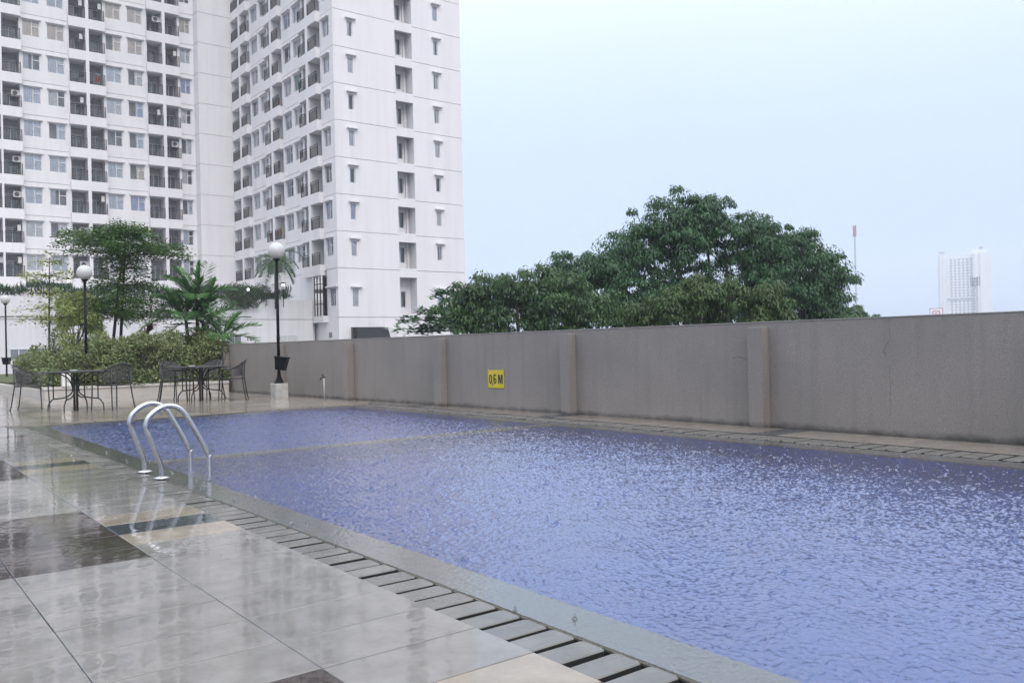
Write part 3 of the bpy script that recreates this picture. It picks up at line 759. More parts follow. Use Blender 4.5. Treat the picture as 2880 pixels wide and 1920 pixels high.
def balcony(ox, oy, rz, z0, width, div0, div1, proj, depth, side, ac=True):
    """local frame: x right along the facade, y into the building, origin on the facade line at floor joint"""
    key = (round(width, 2), round(div0, 2), round(proj, 2))
    if key not in bcache:
        b = MB()
        b.box(0, width, -proj, -proj + .15, -.45, .45)                        # front band
        b.box(0, .12, -proj + .15, 0, -.45, .45); b.box(width - .12, width, -proj + .15, 0, -.45, .45)
        b.box(.12, width - .12, -proj + .15, depth, -.45, -.05)                # slab
        b.box(div0, div1, -proj + .004, -proj + .26, .45, F - .45)             # column
        b.box(div0 + .05, div1 - .05, -proj + .26, depth, -.05, F - .45)       # party wall
        b.box(-.0, .12, 0, depth, -.05, F - .45); b.box(width - .12, width, 0, depth, -.05, F - .45)
        bcache[key] = b.mesh('balcony')
    o = obj('balcony', bcache[key], 'facade', bld, (ox - OB[0], oy - OB[1], z0 - OB[2]), rz)
    for a, b_ in ((.06, div0), (div1, width - .06)):
        obj('railing', rail_mesh(b_ - a), 'railing', o, (a, -proj + .03, .45))
        wd = min(1.5, b_ - a - .35)
        fm, gm, cm = door_mesh(wd); xd = a + .2
        d_ = obj('glass_door', fm, 'frame', o, (xd, depth - .08, -.05)); obj('door_pane', gm, 'doorglass', o, (xd, depth - .08, -.05))
        if random.random() < .55: obj('door_curtain', cm, 'curtain%d' % random.choice((0, 1, 3, 3, 4)), o, (xd, depth - .08, -.05))
        if ac and random.random() < .62:
            q = obj('air_conditioner', acm, 'ac', o, (b_ - .32, .35, random.choice((1.75, 1.75, 1.6, .0))), R(-90) if random.random() < .6 else 0)
            obj('fan_grille', acfm, 'acdark', o, (b_ - .32 - (.145 if q.rotation_euler[2] else .1), .35 - (0 if q.rotation_euler[2] else .145), q.location[2] + .27), rot=(R(90), 0, q.rotation_euler[2]))
    if random.random() < .2:
        for j in range(random.randint(1, 3)):
            a = random.choice((.12, div1)) + random.uniform(.1, .9)
            obj('laundry', laundry_mesh, 'cloth%d' % random.randrange(6), o, (a, -proj + random.choice((.16, .35, .35)), .45 + random.uniform(.25, .75)), random.uniform(-.2, .2))
    return o
LSEG = [(5.6, 9.5, [(5.95, 7.37), (7.85, 9.27)]), (12.72, 16.63, [(12.87, 14.29), (14.91, 16.33)]), (19.82, 23.63, [(19.94, 21.32), (21.94, 23.32)]), (26.80, 28.30, [(26.90, 27.94)])]
LBAL = [(9.5, 12.72, 1.50, 1.66), (16.63, 19.82, 1.46, 1.75), (23.63, 26.80, 1.45, 1.74)]
RSEG = [(83.8, 79.3, [(81.85, 83.5), (79.55, 81.15)]), (75.86, 71.4, [(73.9, 75.5), (71.65, 73.3)]), (67.7, 65.582, [(66.05, 67.35)])]
RBAL = [(87.9, 83.8, 2.1, 2.55), (79.3, 75.86, 1.55, 2.0), (71.4, 67.7, 1.6, 2.05)]
DARK_R = {2}
for k, z0 in enumerate(ZF):
    for a, b_, wins in LSEG:
        strip(TL, a, b_, wins, z0)
        for p, q in wins: window(p, YL, z0 + 1.09, q - p, 1.5, 0)
    for a, b_, d0, d1 in LBAL: balcony(a, YL, 0, z0, b_ - a, d0, d1, .50, 1.25, 'L')
    for a, b_, wins in RSEG:
        strip(TR, min(a, b_), max(a, b_), wins, z0)
        for p, q in wins:
            cur = 'curtain_green' if (k == 5 and 71 < p < 72) else None
            window(XF, q, z0 + 1.09, q - p, 1.5, -math.pi / 2, dark=True if k in DARK_R and p < 74 else (False if cur else None), cur=cur)
    for a, b_, d0, d1 in RBAL: balcony(XF, a, -math.pi / 2, z0, a - b_, d0, d1, .45, 1.3, 'R', ac=random.random() < .5)
    # end face
    for a, b_, wins in ((XF, 37.97, [(33.40, 33.90)]), (39.70, XE, [(41.92, 42.42)])):
        s0_, h0 = z0 + 1.0, z0 + 2.28; th = -.28
        TE(a, b_, th, 0, z0 + .022, s0_); TE(a, b_, th, 0, h0, z0 + F - .022); TE(a, b_, th, -.05, z0 - .022, z0 + .022, jn)
        p, q = wins[0]; TE(a, p, th, 0, s0_, h0); TE(q, b_, th, 0, s0_, h0)
        TE(p - .18, q + .28, 0, .30, h0 + .17, h0 + .29)
        window(p, YE, s0_, q - p, 1.28, 0, dark=(k == 2) or None)
    # recessed shaft
    TE(37.97, 39.70, -.28, 0, z0 - .62, z0 + .16)
    window(38.70, YE + 1.12, z0 + .75, .55, 1.45, 0, dark=True)
    TE(39.36, 39.46, -1.15, -.95, z0 + .16, z0 + F - .62)
TE(37.97, 39.70, -.28, 0, ZT - .62, ZT + .5)
wl.box(37.85, 37.97, YE + .28, YE + 1.2, GZ, ZT); wl.box(39.70, 39.82, YE + .28, YE + 1.2, GZ, ZT)
wl.box(39.26, 39.70, YE + 1.15, YE + 1.3, GZ, ZT); wl.box(37.97, 38.69, YE + 1.15, YE + 1.3, GZ, ZT)
for z0 in ZF: wl.box(38.69, 39.26, YE + 1.15, YE + 1.3, z0 - .88, z0 + .74)
for z0 in ZF: wl.box(37.97, 39.70, YE + .28, YE + 1.15, z0 - .3, z0 + .05)
# step forward plane and upper/lower masses
wl.box(28.30, XF, 88.0, 89.6, GZ, ZT)
for z0 in ZF + [3.7]: jn.box(28.28, XF, 87.985, 87.999, z0 - .03, z0 + .03); jn.box(28.285, 28.299, 88.0, YL, z0 - .03, z0 + .03)
ins.box(5.6, 28.25, YL + 1.3, YL + 1.4, GZ, ZT); ins.box(5.6, 28.25, YL + 1.41, YL + 1.5, GZ, ZT)
for a, b_, _ in LSEG: ins.box(a + .02, b_ - .02, YL + .75, YL + .8, GZ, ZT)
for a, b_, _ in RSEG: ins.box(XF + .75, XF + .8, min(a, b_) + .3, max(a, b_) - .02, GZ, ZT)
ins.box(XF + 1.3, XF + 1.4, 66.7, 88.0, GZ, ZT); ins.box(XF + .3, 37.8, YE + .8, YE + .85, GZ, ZT); ins.box(39.9, XE - .3, YE + .8, YE + .85, GZ, ZT); ins.box(37.9, 39.8, YE + 1.8, YE + 1.85, GZ, ZT)
wl.box(5.6, 28.3, YL + 1.52, YL + 12, GZ, ZT - .03); wl.box(XF, XE, YE, 89.6, ZT + .501, ZT + 40); wl.box(5.6, 28.3, YL, YL + 12, ZT - .02, ZT + 40); wl.box(28.3, XF, 88.0, YL + 6, ZT, ZT + 40); wl.box(XF, 37.9, YE, 89.6, ZT - .02, ZT + .5); wl.box(39.75, XE, YE, 89.6, ZT - .02, ZT + .5)
wl.box(XE - .28, XE, YE + .28, 101, GZ, ZT); wl.box(XF + .3, XE - .3, 90, 101, GZ, ZT); wl.box(5.3, 5.6, YL, YL + 12, GZ, ZT)
# storeys above the frame, seen only in the wet reflections
up = MB(OB)
for k in range(12):
    z0 = ZT + .6 + F * k
    for a, b_, wins in LSEG:
        for p, q in wins: up.box(p, q, YL - .02, YL - .004, z0 + 1.09, z0 + 2.59)
    for a, b_, d0, d1 in LBAL: up.box(a + .1, a + d0, YL - .02, YL - .004, z0 + .45, z0 + 2.6); up.box(a + d1, b_ - .1, YL - .02, YL - .004, z0 + .45, z0 + 2.6)
    for a, b_, wins in RSEG:
        for p, q in wins: up.box(XF - .02, XF - .004, p, q, z0 + 1.09, z0 + 2.59)
    for a, b_, d0, d1 in RBAL: up.box(XF - .02, XF - .004, a - d0, a - .1, z0 + .45, z0 + 2.6); up.box(XF - .02, XF - .004, b_ + .1, a - d1, z0 + .45, z0 + 2.6)
    up.box(38.0, 39.6, YE - .02, YE - .004, z0 + .2, z0 + 2.4)
tag(obj('upper_openings', up, 'towerwin', bld), kind='stuff')
# storeys below
TE(XF, 37.97, -.28, 0, GZ, 3.67); TE(39.70, XE, -.28, 0, GZ, 3.67); TE(37.97, 39.70, -.28, 0, GZ, 4.0)
TE(XF, 37.97, -.28, -.05, 3.67, 3.73, jn); TE(39.70, XE, -.28, -.05, 3.67, 3.73, jn)
for a, b_, p, q in ((XF, 37.97, 33.42, 33.98), (39.70, XE, 41.9, 42.4)):
    TE(a, b_, -.28, 0, 3.73, 4.55); TE(a, b_, -.28, 0, 6.05, 7.77); TE(a, p, -.28, 0, 4.55, 6.05); TE(q, b_, -.28, 0, 4.55, 6.05)
    TE(p - .18, q + .28, 0, .30, 6.2, 6.32); window(p, YE, 4.55, q - p, 1.5, 0)
window(38.70, YE + 1.12, 4.6, .55, 1.45, 0, dark=True); wl.box(38.69, 39.26, YE + 1.15, YE + 1.3, GZ, 4.6); wl.box(38.69, 39.26, YE + 1.15, YE + 1.3, 6.05, 6.91); wl.box(37.97, 39.70, YE + .28, YE + 1.15, 3.7, 4.02)
TR(65.582, 67.4, -.28, 0, GZ, 4.65); TR(65.582, 67.4, -.28, 0, 6.2, 7.77); TR(65.582, 65.75, -.28, 0, 4.65, 6.2); TR(66.95, 67.4, -.28, 0, 4.65, 6.2)
window(XF, 66.95, 4.65, 1.2, 1.55, -math.pi / 2, dark=True)
TR(65.2, 67.3, .0, .22, 6.25, 6.37)
TR(69.35, 88, -.28, 0, GZ, 7.77); TR(67.4, 69.35, -.28, 0, GZ, 3.9); TR(67.3, 69.4, 0, .45, 3.35, 3.9)
wl.box(XF + 1.2, XF + 1.3, 67.3, 69.4, 3.9, 7.4)
wl.box(5.6, 28.3, YL, YL + .3, GZ, 7.35)
wl.box(XF - .42, XF - .2, 69.15, 69.42, 3.9, 7.35)
obj('wall', wl, 'facade', bld); tag(obj('joint', jn, 'joint', bld), kind='stuff'); obj('room_back', ins, 'inside', bld)
# tall glazed lobby bay at the foot of the near wing
b = MB(OB); b.quad((XF - .35, 67.35, 3.9), (XF - .35, 69.15, 3.9), (XF - .35, 69.15, 7.3), (XF - .35, 67.35, 7.3)); lo_ = obj('lobby_glazing', b, 'doorglass', bld)
b = MB(OB)
for yy in (67.35, 67.95, 68.55, 69.12): b.box(XF - .40, XF - .34, yy, yy + .05, 3.9, 7.3)
for z in (4.9, 5.9, 6.6): b.box(XF - .40, XF - .34, 67.35, 69.15, z, z + .05)
obj('lobby_frame', b, 'railing', bld)
b = MB(OB); b.box(XF + .6, XF + .7, 67.3, 69.3, 3.9, 7.3); obj('lobby_back', b, 'duct', bld)
# small service window on the near wing's flank
b = MB(OB); b.box(XF - .012, XF - .002, 66.6, 67.2, 2.02, 2.5); obj('service_window', b, 'towerwin', bld)

# exhaust duct at the foot of the end face
du = thing('exhaust_duct', 'black sheet metal exhaust duct on the white end wall above the pool wall', 'duct', (35.0, 65.0, -1.0))
b = MB(); b.box(-1.8, 1.2, -.05, .29, .0, 3.86); obj('louvre_panel', b, 'duct', du)
b = MB(); n = 10
pr = [(.2 + 1.35 * math.cos(R(90 - 90 * i / n)), 2.55 + 1.25 * math.sin(R(90 - 90 * i / n))) for i in range(n + 1)]
b.prism([(-1.6, 3.80), (-1.6, 2.4)] + [(1.35, 2.4)] + pr[::-1][1:], -.9, -.06); obj('duct_bend', b, 'duct', du)
b = MB(); b.prism([(1.36, 2.5), (1.95, 2.9), (1.75, 3.35), (1.45, 3.75), (1.0, 3.82)][::-1] + [], -.95, -.05); obj('cowl', b, 'ac', du)

# ================================================================== WHITE PODIUM
OP = (10.0, 69.3, GZ)
pod = thing('podium_wall', 'long low white podium wall with a garden terrace on top', 'wall', OP)
b = MB(OP)
b.box(-40, 31.62, 69.3, 69.6, 3.70, 5.30); b.box(-40, 31.62, 69.32, 69.6, GZ, 3.62); b.box(-40, 31.62, 69.36, 69.6, 3.62, 3.70)
b.box(-40, 31.9, 69.6, 88.9, GZ, 4.5); obj('wall', b, 'podium', pod)
b = MB(OP); b.box(-40, 31.62, 69.325, 69.355, 3.625, 3.695); obj('joint', b, 'joint', pod)
b = MB(OP); b.tube([(x, 69.27, 3.83 + .05 * math.sin(x * .8)) for x in np.linspace(-20, 26.2, 60)], .025, 6); obj('cable', b, 'railing', pod)
for (xa, xb, za, zb, mt) in ((8.9, 9.9, .95, 1.55, 'towerwin'), (10.0, 10.9, .95, 1.55, 'towerwin'), (24.25, 25.3, 1.2, 2.3, 'towerwin'), (28.3, 30.2, 1.5, 2.28, 'globe')):
    b = MB(OP); b.box(xa, xb, 69.30, 69.316, za, zb); wv = obj('window', b, mt, pod)
    b = MB(OP); b.box(xa - .05, xb + .05, 69.27, 69.318, zb, zb + .07); b.box((xa + xb) / 2 - .03, (xa + xb) / 2 + .03, 69.285, 69.299, za, zb); obj('window_frame', b, 'frame', pod)
for i, (px, py, d, nm) in enumerate(((193, 790, 66.5, 'lit terrace lamp to the left of the tiered tree'), (378, 798, 68, 'lit terrace lamp glimpsed through the tiered tree'), (796, 801, 69, 'lit terrace lamp beside the terrace palm'), (698, 814, 68.5, 'pair of lit terrace spots above the hanging shrubs'))):
    p = at(px, py, d); t = thing('terrace_lamp', nm, 'lamp', (p.x, p.y, 4.5), 0, 'lit terrace lamps')
    h = p.z - 4.5
    b = MB(); b.tube([(0, 0, 0), (0, 0, h - .1)], .035, 8); obj('post', b, 'black', t)
    b = MB(); b.sphere((0, 0, h), .085, 10); obj('bulb', b, 'bulb', t)
    b = MB(); b.lathe([(.0001, h + .22), (.2, h + .13), (.2, h + .10), (.0001, h + .12)], n=12); obj('hood', b, 'black', t)

# ================================================================== GARDEN BED
pln = thing('planter', 'low rendered planter kerb with pale cap in front of the hedge', 'planter', (3.55, BED, 0))
b = MB(); AN = -0.9 / 4.0
def pk(x): return AN * x * 0.9 + .42
b.add([(0, pk(0), 0), (4.0, pk(4.0), 0), (4.0, pk(4.0) + .16, 0), (0, pk(0) + .16, 0), (0, pk(0), .225), (4.0, pk(4.0), .225), (4.0, pk(4.0) + .16, .225), (0, pk(0) + .16, .225)], [(0, 1, 5, 4), (1, 2, 6, 5), (2, 3, 7, 6), (3, 0, 4, 7), (4, 5, 6, 7)])
b.box(0, .16, pk(0) + .17, 22, 0, .20); obj('kerb', b, 'planter', pln)
b = MB()
b.add([(-.03, pk(0) - .03, .228), (4.0, pk(4.0) - .03, .228), (4.0, pk(4.0) + .2, .228), (-.03, pk(0) + .2, .228), (-.03, pk(0) - .03, .293), (4.0, pk(4.0) - .03, .293), (4.0, pk(4.0) + .2, .293), (-.03, pk(0) + .2, .293)], [(0, 3, 2, 1), (0, 1, 5, 4), (1, 2, 6, 5), (2, 3, 7, 6), (3, 0, 4, 7), (4, 5, 6, 7)]); obj('cap', b, 'planter_cap', pln)
b = MB(); b.add([(.16, pk(0) + .16, .2), (3.99, pk(4) + .16, .2), (3.99, 3.5, .2), (.16, 22, .2)], [(0, 1, 2, 3)]); obj('soil', b, 'soil', pln)
# white pillar stump in the planter
b = MB(); b.cbox(-.09, .09, -.09, .09, 0, .36, .01); tag(obj('pillar_block', b, 'pillar', None, (3.98, 22.36, .293)), 'short white square pillar standing at the planter corner behind the left table', 'pillar')
gm = MB(); gm.box(-10, 3.53, 24.0, 60, .001, .03)
struct('lawn', MB().box(3.75, 6.5, 30, 46, .21, .24), 'grass')

def scatter_leaves(centers, radii, per, L, W, droop=0.25, shell=0.5, up=.35):
    """leaves spread through blobs"""
    P, D, N, LL, WW = [], [], [], [], []
    for c, r, n in zip(centers, radii, per):
        d = rng.normal(size=(n, 3)); d /= np.linalg.norm(d, axis=1, keepdims=True)
        rad = shell + (1 - shell) * rng.random(n) ** .6
        P.append(np.asarray(c) + d * np.asarray(r) * rad[:, None])
        dd = d * .8 + rng.normal(scale=.55, size=(n, 3)); dd[:, 2] -= droop; D.append(dd)
        nn = d * .6 + rng.normal(scale=.5, size=(n, 3)); nn[:, 2] += up; N.append(nn)
        LL.append(L * rng.uniform(.65, 1.3, n)); WW.append(W * rng.uniform(.7, 1.2, n))
    return np.concatenate(P), np.concatenate(D), np.concatenate(N), np.concatenate(LL), np.concatenate(WW)

# --- hedge of variegated shrubs
hed = thing('hedge', 'dense variegated green and cream hedge filling the planter', 'hedge', (5.5, 22.8, .2))
cs, rs, ns = [], [], []
for i in range(165):
    x = rng.uniform(3.75, 7.55); base = 21.95 - (x - 3.55) * .2 + .38
    dep = rng.uniform(0.05, 1.5)
    top = np.interp(x, [3.6, 3.9, 4.3, 4.7, 5.2, 5.9, 6.4, 6.9, 7.3, 7.6], [.72, .92, 1.12, 1.30, 1.42, 1.46, 1.36, 1.40, 1.44, 1.30]) + rng.uniform(-.12, .10)
    z = rng.uniform(.34, top - .1) if dep < .75 else rng.uniform(top - .5, top - .05)
    cs.append((x, base + .2 + dep, z)); r = rng.uniform(.20, .30); rs.append((r, r, r * .85)); ns.append(330)
for i in range(42):
    y_ = rng.uniform(22.9, 29.5); x = rng.uniform(3.78, 4.45) + (y_ - 22.9) * .02; top = np.interp(y_, [22.9, 25, 27, 29.5], [.85, 1.15, 1.05, .85]) + rng.uniform(-.1, .12)
    cs.append((x, y_, rng.uniform(.4, top))); r = rng.uniform(.22, .34); rs.append((r, r, r * .8)); ns.append(330)
for i in range(70):
    x = rng.uniform(3.7, 7.55); cs.append((x, 22.4 - (x - 3.55) * .2 + rng.uniform(.12, .5), rng.uniform(.30, .55))); rs.append((.22, .2, .18)); ns.append(260)
P, D, N, LL, WW = scatter_leaves(cs, rs, ns, .075, .042, .15, .35)
P -= np.array((5.5, 22.8, .2))
obj('foliage', leaves_mesh('foliage', P, D, N, LL, WW, .06), 'leaf_hedge', hed)
b = MB((5.5, 22.8, .2))
for i in range(60):
    x = rng.uniform(3.8, 7.5); y_ = 22.4 - (x - 3.55) * .2 + rng.uniform(.1, .9); b.tube([(x, y_, .2), (x + rng.uniform(-.1, .1), y_, .7), (x + rng.uniform(-.2, .2), y_ + rng.uniform(-.1, .1), 1.15)], [.012, .009, .005], 5)
obj('stems', b, 'bark', hed)
# feathery sprigs above the hedge
def sprig(label, base, H, n, mat, L, name='seedling_shrub', lean=.25, W=.03, group=None):
    t = thing(name, label, 'shrub', base, 0, group)
    P, D, N = [], [], []; st = MB()
    for i in range(n):
        a = rng.uniform(0, 6.28); ln = rng.uniform(.1, lean); h = H * rng.uniform(.65, 1)
        pts = [(math.cos(a) * ln * h * s_ ** 1.6, math.sin(a) * ln * h * s_ ** 1.6, h * s_) for s_ in np.linspace(0, 1, 7)]
        st.tube(pts, [.009 * (1 - .8 * j / 6) for j in range(7)], 5)
        for s_ in np.linspace(.35, 1, 16):
            p = np.array((math.cos(a) * ln * h * s_ ** 1.6, math.sin(a) * ln * h * s_ ** 1.6, h * s_))
            for q in range(3):
                d = rng.normal(size=3); d[2] = d[2] * .4 + .15; P.append(p); D.append(d); N.append((rng.normal() * .3, rng.normal() * .3, 1))
    obj('stem', st, 'bark', t); k = len(P)
    obj('foliage', leaves_mesh('foliage', P, D, N, L * rng.uniform(.7, 1.2, k), W * rng.uniform(.8, 1.2, k)), mat, t)
sprig('upright small leaved green seedling at the left of the hedge', (4.02, 23.6, .2), 1.75, 7, 'leaf_mid', .09)
sprig('wispy pale seedling rising above the middle of the hedge', (6.35, 23.9, .2), 1.95, 5, 'leaf_gold', .07, lean=.35)
# cordylines
def rosette(label, base, H, n, L, mat, W=.07, name='cordyline', heads=1, cat='plant', stem=.02, droop=.5):
    t = thing(name, label, cat, base)
    st = MB(); P, D, N = [], [], []
    for hh in range(heads):
        hx, hy = rng.uniform(-.2, .2, 2) if heads > 1 else (0, 0); hz = H * rng.uniform(.75, 1)
        st.tube([(0, 0, 0), (hx * .6, hy * .6, hz * .5), (hx, hy, hz)], stem, 6)
        for i in range(n):
            a = rng.uniform(0, 6.28); e_ = rng.uniform(.0, 1.3)
            d = np.array((math.cos(a) * math.cos(e_), math.sin(a) * math.cos(e_), math.sin(e_)))
            P.append((hx, hy, hz)); D.append(d); N.append((-d[0] * .6, -d[1] * .6, 1))
    obj('stem', st, 'bark', t); k = len(P)
    obj('leaves', leaves_mesh('leaves', P, D, N, L * rng.uniform(.7, 1.15, k), W, .10), mat, t)
p = at(405, 918, 23.6); rosette('dark red cordyline poking out of the hedge', (p.x, p.y, .2), p.z - .25, 22, .40, 'leaf_red', .06, heads=3)
p = at(475, 936, 22.8); rosette('small purple cordyline between the red cordyline and the palm', (p.x, p.y, .2), p.z - .25, 16, .34, 'leaf_red', .045)

# --- golden shrub and small left tree
p = at(222, 915, 23.2)
gs_ = thing('golden_shrub', 'tall yellow green shrub around the lamp post in the hedge', 'shrub', (p.x, p.y, .2))
cs = []; rs = []; ns = []
for i in range(46):
    t_ = rng.random(); z = .9 + 1.75 * t_; sp = .62 * (1 - .45 * abs(t_ - .5) * 2)
    cs.append((rng.uniform(-sp, sp) + .28 * (.5 - t_), rng.uniform(-sp, sp), z - .2)); r = rng.uniform(.16, .26); rs.append((r, r, r * .8)); ns.append(230)
P, D, N, LL, WW = scatter_leaves(cs, rs, ns, .075, .035, .35, .3)
obj('foliage', leaves_mesh('foliage', P, D, N, LL, WW), 'leaf_gold', gs_)
b = MB()
for i in range(9): b.tube([(rng.uniform(-.1, .1), rng.uniform(-.1, .1), 0), (rng.uniform(-.2, .2), rng.uniform(-.2, .2), 1.0), (rng.uniform(-.45, .45), rng.uniform(-.4, .4), 2.0)], [.02, .014, .006], 6)
obj('stem', b, 'bark', gs_)

def tiered_tree(label, base, trunk, tiers, mat, L, W, dens, name, rt=.05, lean=0.0, group=None):
    """tiers: (z, reach, thickness, branches)"""
    t = thing(name, label, 'tree', base, 0, group); st = MB()
    H = tiers[-1][0]
    for tx, ty in trunk:
        st.tube([(tx * 1.0, ty, 0), (tx * .9, ty * .8, H * .3), (tx * .6 + lean * .4, ty * .5, H * .6), (lean, 0, H * .97)], [rt, rt * .85, rt * .7, rt * .3], 8)
    P, D, N = [], [], []
    for z, reach, thick, nb in tiers:
        a0 = rng.uniform(0, 6.28)
        for i in range(nb):
            a = a0 + 6.283 * i / nb + rng.uniform(-.35, .35); ln = reach * rng.uniform(.6, 1.08)
            rise = rng.uniform(-.02, .16) * ln; cx, cy_ = lean * z / H, 0
            pts = [(cx + math.cos(a) * ln * s_, cy_ + math.sin(a) * ln * s_, z + rise * math.sin(s_ * 2.2) - .10 * ln * s_ * s_) for s_ in np.linspace(0, 1, 6)]
            st.tube(pts, [rt * .42 * (1 - .85 * j / 5) for j in range(6)], 5)
            for s_ in np.linspace(.18, 1, int(26 * ln)):
                q = np.array((cx + math.cos(a) * ln * s_, cy_ + math.sin(a) * ln * s_, z + rise * math.sin(s_ * 2.2) - .10 * ln * s_ * s_))
                wid = .30 * reach * (1.05 - s_) * 1.1 + .10
                n = int(dens * (wid + .15))
                off = rng.normal(size=(n, 3)) * np.array((wid * .55, wid * .55, thick))
                P.append(q + off); dd = rng.normal(size=(n, 3)) * np.array((1, 1, .35)); dd[:, 0] += math.cos(a) * .7; dd[:, 1] += math.sin(a) * .7; D.append(dd)
                nn = rng.normal(size=(n, 3)) * .45; nn[:, 2] += 1; N.append(nn)
    P = np.concatenate(P); D = np.concatenate(D); N = np.concatenate(N); k = len(P)
    obj('trunk', st, 'bark', t, smooth=True)
    obj('crown', leaves_mesh('crown', P, D, N, L * rng.uniform(.6, 1.25, k), W * rng.uniform(.7, 1.2, k)), mat, t)
p = at(330, 960, 24)
tiered_tree('dark green tiered umbrella tree with twin slim trunks above the hedge', (p.x, p.y, .2), ((-.10, .02), (.10, -.02)),
            [(1.95, 1.75, .10, 7), (2.25, 1.55, .12, 7), (2.75, 1.05, .14, 6), (3.2, .85, .15, 6), (3.55, 1.6, .07, 6), (3.85, 2.0, .055, 8), (4.1, 1.3, .07, 7), (4.3, .7, .08, 6)], 'leaf_tier', .085, .046, 36, 'tiered_tree', .05, .28)
p = at(138, 960, 23)
tiered_tree('spindly young tree with sparse yellowish tiers at the left of the hedge', (p.x, p.y, .2), ((0, 0),),
            [(1.75, 1.15, .06, 5), (2.1, .85, .08, 5), (2.45, .6, .10, 4), (2.95, 1.05, .05, 4), (3.3, .5, .07, 4), (3.55, .22, .06, 3)], 'leaf_gold', .085, .045, 16, 'young_tree', .032, .05)

# --- palm
def palm(label, base, H, nf, L, name, rt=.05, arch=.9, LL=.34, W=.03, stems=((0, 0),), group=None, up=1.25):
    t = thing(name, label, 'palm', base, 0, group); st = MB(); P, D, N, Ls = [], [], [], []
    for (sx_, sy_) in stems:
        hh = H * (1 if (sx_, sy_) == stems[0] else rng.uniform(.55, .9))
        st.tube([(sx_ * .4, sy_ * .4, 0), (sx_ * .8, sy_ * .8, hh * .6), (sx_, sy_, hh)], [rt * 1.15, rt, rt * .8], 8)
        for i in range(nf):
            a = 2.39996 * i + rng.uniform(-.2, .2); el = up * (1 - i / nf) ** .8 + rng.uniform(-.1, .1); ln = L * rng.uniform(.8, 1.1)
            p = np.array((sx_, sy_, hh)); d = np.array((math.cos(a) * math.cos(el), math.sin(a) * math.cos(el), math.sin(el)))
            pts = [p.copy()]; n = 12
            for j in range(n):
                d = d + np.array((0, 0, -arch / n)); d /= np.linalg.norm(d); p = p + d * ln / n; pts.append(p.copy())
                side = np.cross(d, (0, 0, 1)); side /= np.linalg.norm(side) + 1e-6
                if j > 1:
                    for q in (0, .5):
                        base_ = p - d * ln / n * q; f = math.sin(math.pi * min(1, (j + 1 - q) / (n + .6))) ** .6
                        for s_ in (1, -1):
                            dd = side * s_ * .85 + d * .55 + np.array((0, 0, rng.uniform(-.12, .25)))
                            P.append(base_); D.append(dd); N.append(np.cross(dd, side * s_) * 0 + np.array((0, 0, 1)) + side * s_ * -.4); Ls.append(LL * f * rng.uniform(.85, 1.1) + .05)
            st.tube([tuple(q) for q in pts], [.014 * (1 - .8 * j / n) for j in range(n + 1)], 5)
    obj('trunk', st, 'bark', t, smooth=True); k = len(P)
    obj('crown', leaves_mesh('crown', P, D, N, np.array(Ls), W * rng.uniform(.85, 1.2, k), -.03), 'leaf_palm', t)
p = at(556, 960, 23.0)
palm('clump of broad feather palms rising from the hedge near the wall end', (p.x, p.y, .2), 2.15, 11, 1.2, 'feather_palm', .05, 1.2, .42, .066, ((0, 0), (-.25, .15), (.22, .2)), up=1.5)
p = at(628, 960, 22.7)
palm('low fan of bright palm fronds over the end of the grey wall', (p.x, p.y, .2), 1.15, 11, .95, 'low_palm', .03, 1.1, .40, .04)
p = at(285, 900, 26.5)
palm('slender palm half hidden behind the golden shrub', (p.x, p.y, .2), 2.1, 10, 1.0, 'slender_palm', .03, 1.5, .35, .03)

# --- plants on the podium terrace
def bush(name, label, base, cs, rs, n, L, W, mat, cat='shrub', group=None):
    t = thing(name, label, cat, base, 0, group)
    P, D, N, LL, WW = scatter_leaves(cs, rs, [n] * len(cs), L, W, .35, .4)
    obj('foliage', leaves_mesh('foliage', P, D, N, LL, WW), mat, t)
    b = MB()
    for i in range(5): c = cs[rng.integers(len(cs))]; b.tube([(c[0] * .3, c[1] * .3, 0), (c[0], c[1], c[2])], [.05, .02], 5)
    obj('stem', b, 'bark', t); return t
hb = thing('terrace_hedge', 'dark strap leaved hedge along the top of the white podium', 'hedge', (14.0, 70.1, 4.5))
P, D, N = [], [], []
for x in np.arange(-2, 20.0, .10):
    if rng.random() < .08: continue
    hgt = .55 + .35 * math.sin(x * 1.3) * math.sin(x * .37 + 1) + .25
    for j in range(34):
        a = rng.uniform(0, 6.28); e_ = rng.uniform(-.2, 1.2)
        P.append((x - 4.0 + rng.uniform(-.2, .2), rng.uniform(-.35, .45), .78 + rng.uniform(.05, hgt))); D.append((math.cos(a) * math.cos(e_), math.sin(a) * math.cos(e_), math.sin(e_))); N.append((-math.cos(a), -math.sin(a), 1.2))
k = len(P); obj('foliage', leaves_mesh('foliage', P, D, N, .55 * rng.uniform(.6, 1.2, k), .075), 'leaf_dark', hb)
b = MB(); b.box(-6, 16, -.4, .5, 0, .55); obj('soil_bed', b, 'soil', hb)
for i, (px, w_, nm) in enumerate(((690, 1.15, 'rounded bush hanging over the podium, left of the pair'), (728, 1.25, 'rounded bush hanging over the podium beside the terrace palm'), (780, 1.3, 'rounded bush hanging over the podium behind the lamp post'))):
    p = at(px, 830, 68.0); cs = [(rng.uniform(-.55, .55) * w_, rng.uniform(-.5, .5), rng.uniform(.2, 1.55)) for j in range(16)]
    bush('hanging_bush', nm, (p.x, 69.35 + .1, 4.75), cs, [(.5, .45, .42)] * 16, 190, .17, .08, 'leaf_yellow', group='bushes hanging over the podium')
p = at(776, 800, 71.5)
palm('small drooping palm on the podium terrace behind the lamp globe', (p.x, p.y, 4.5), 3.9, 22, 2.4, 'terrace_palm', .13, 2.3, .70, .10, up=1.1)

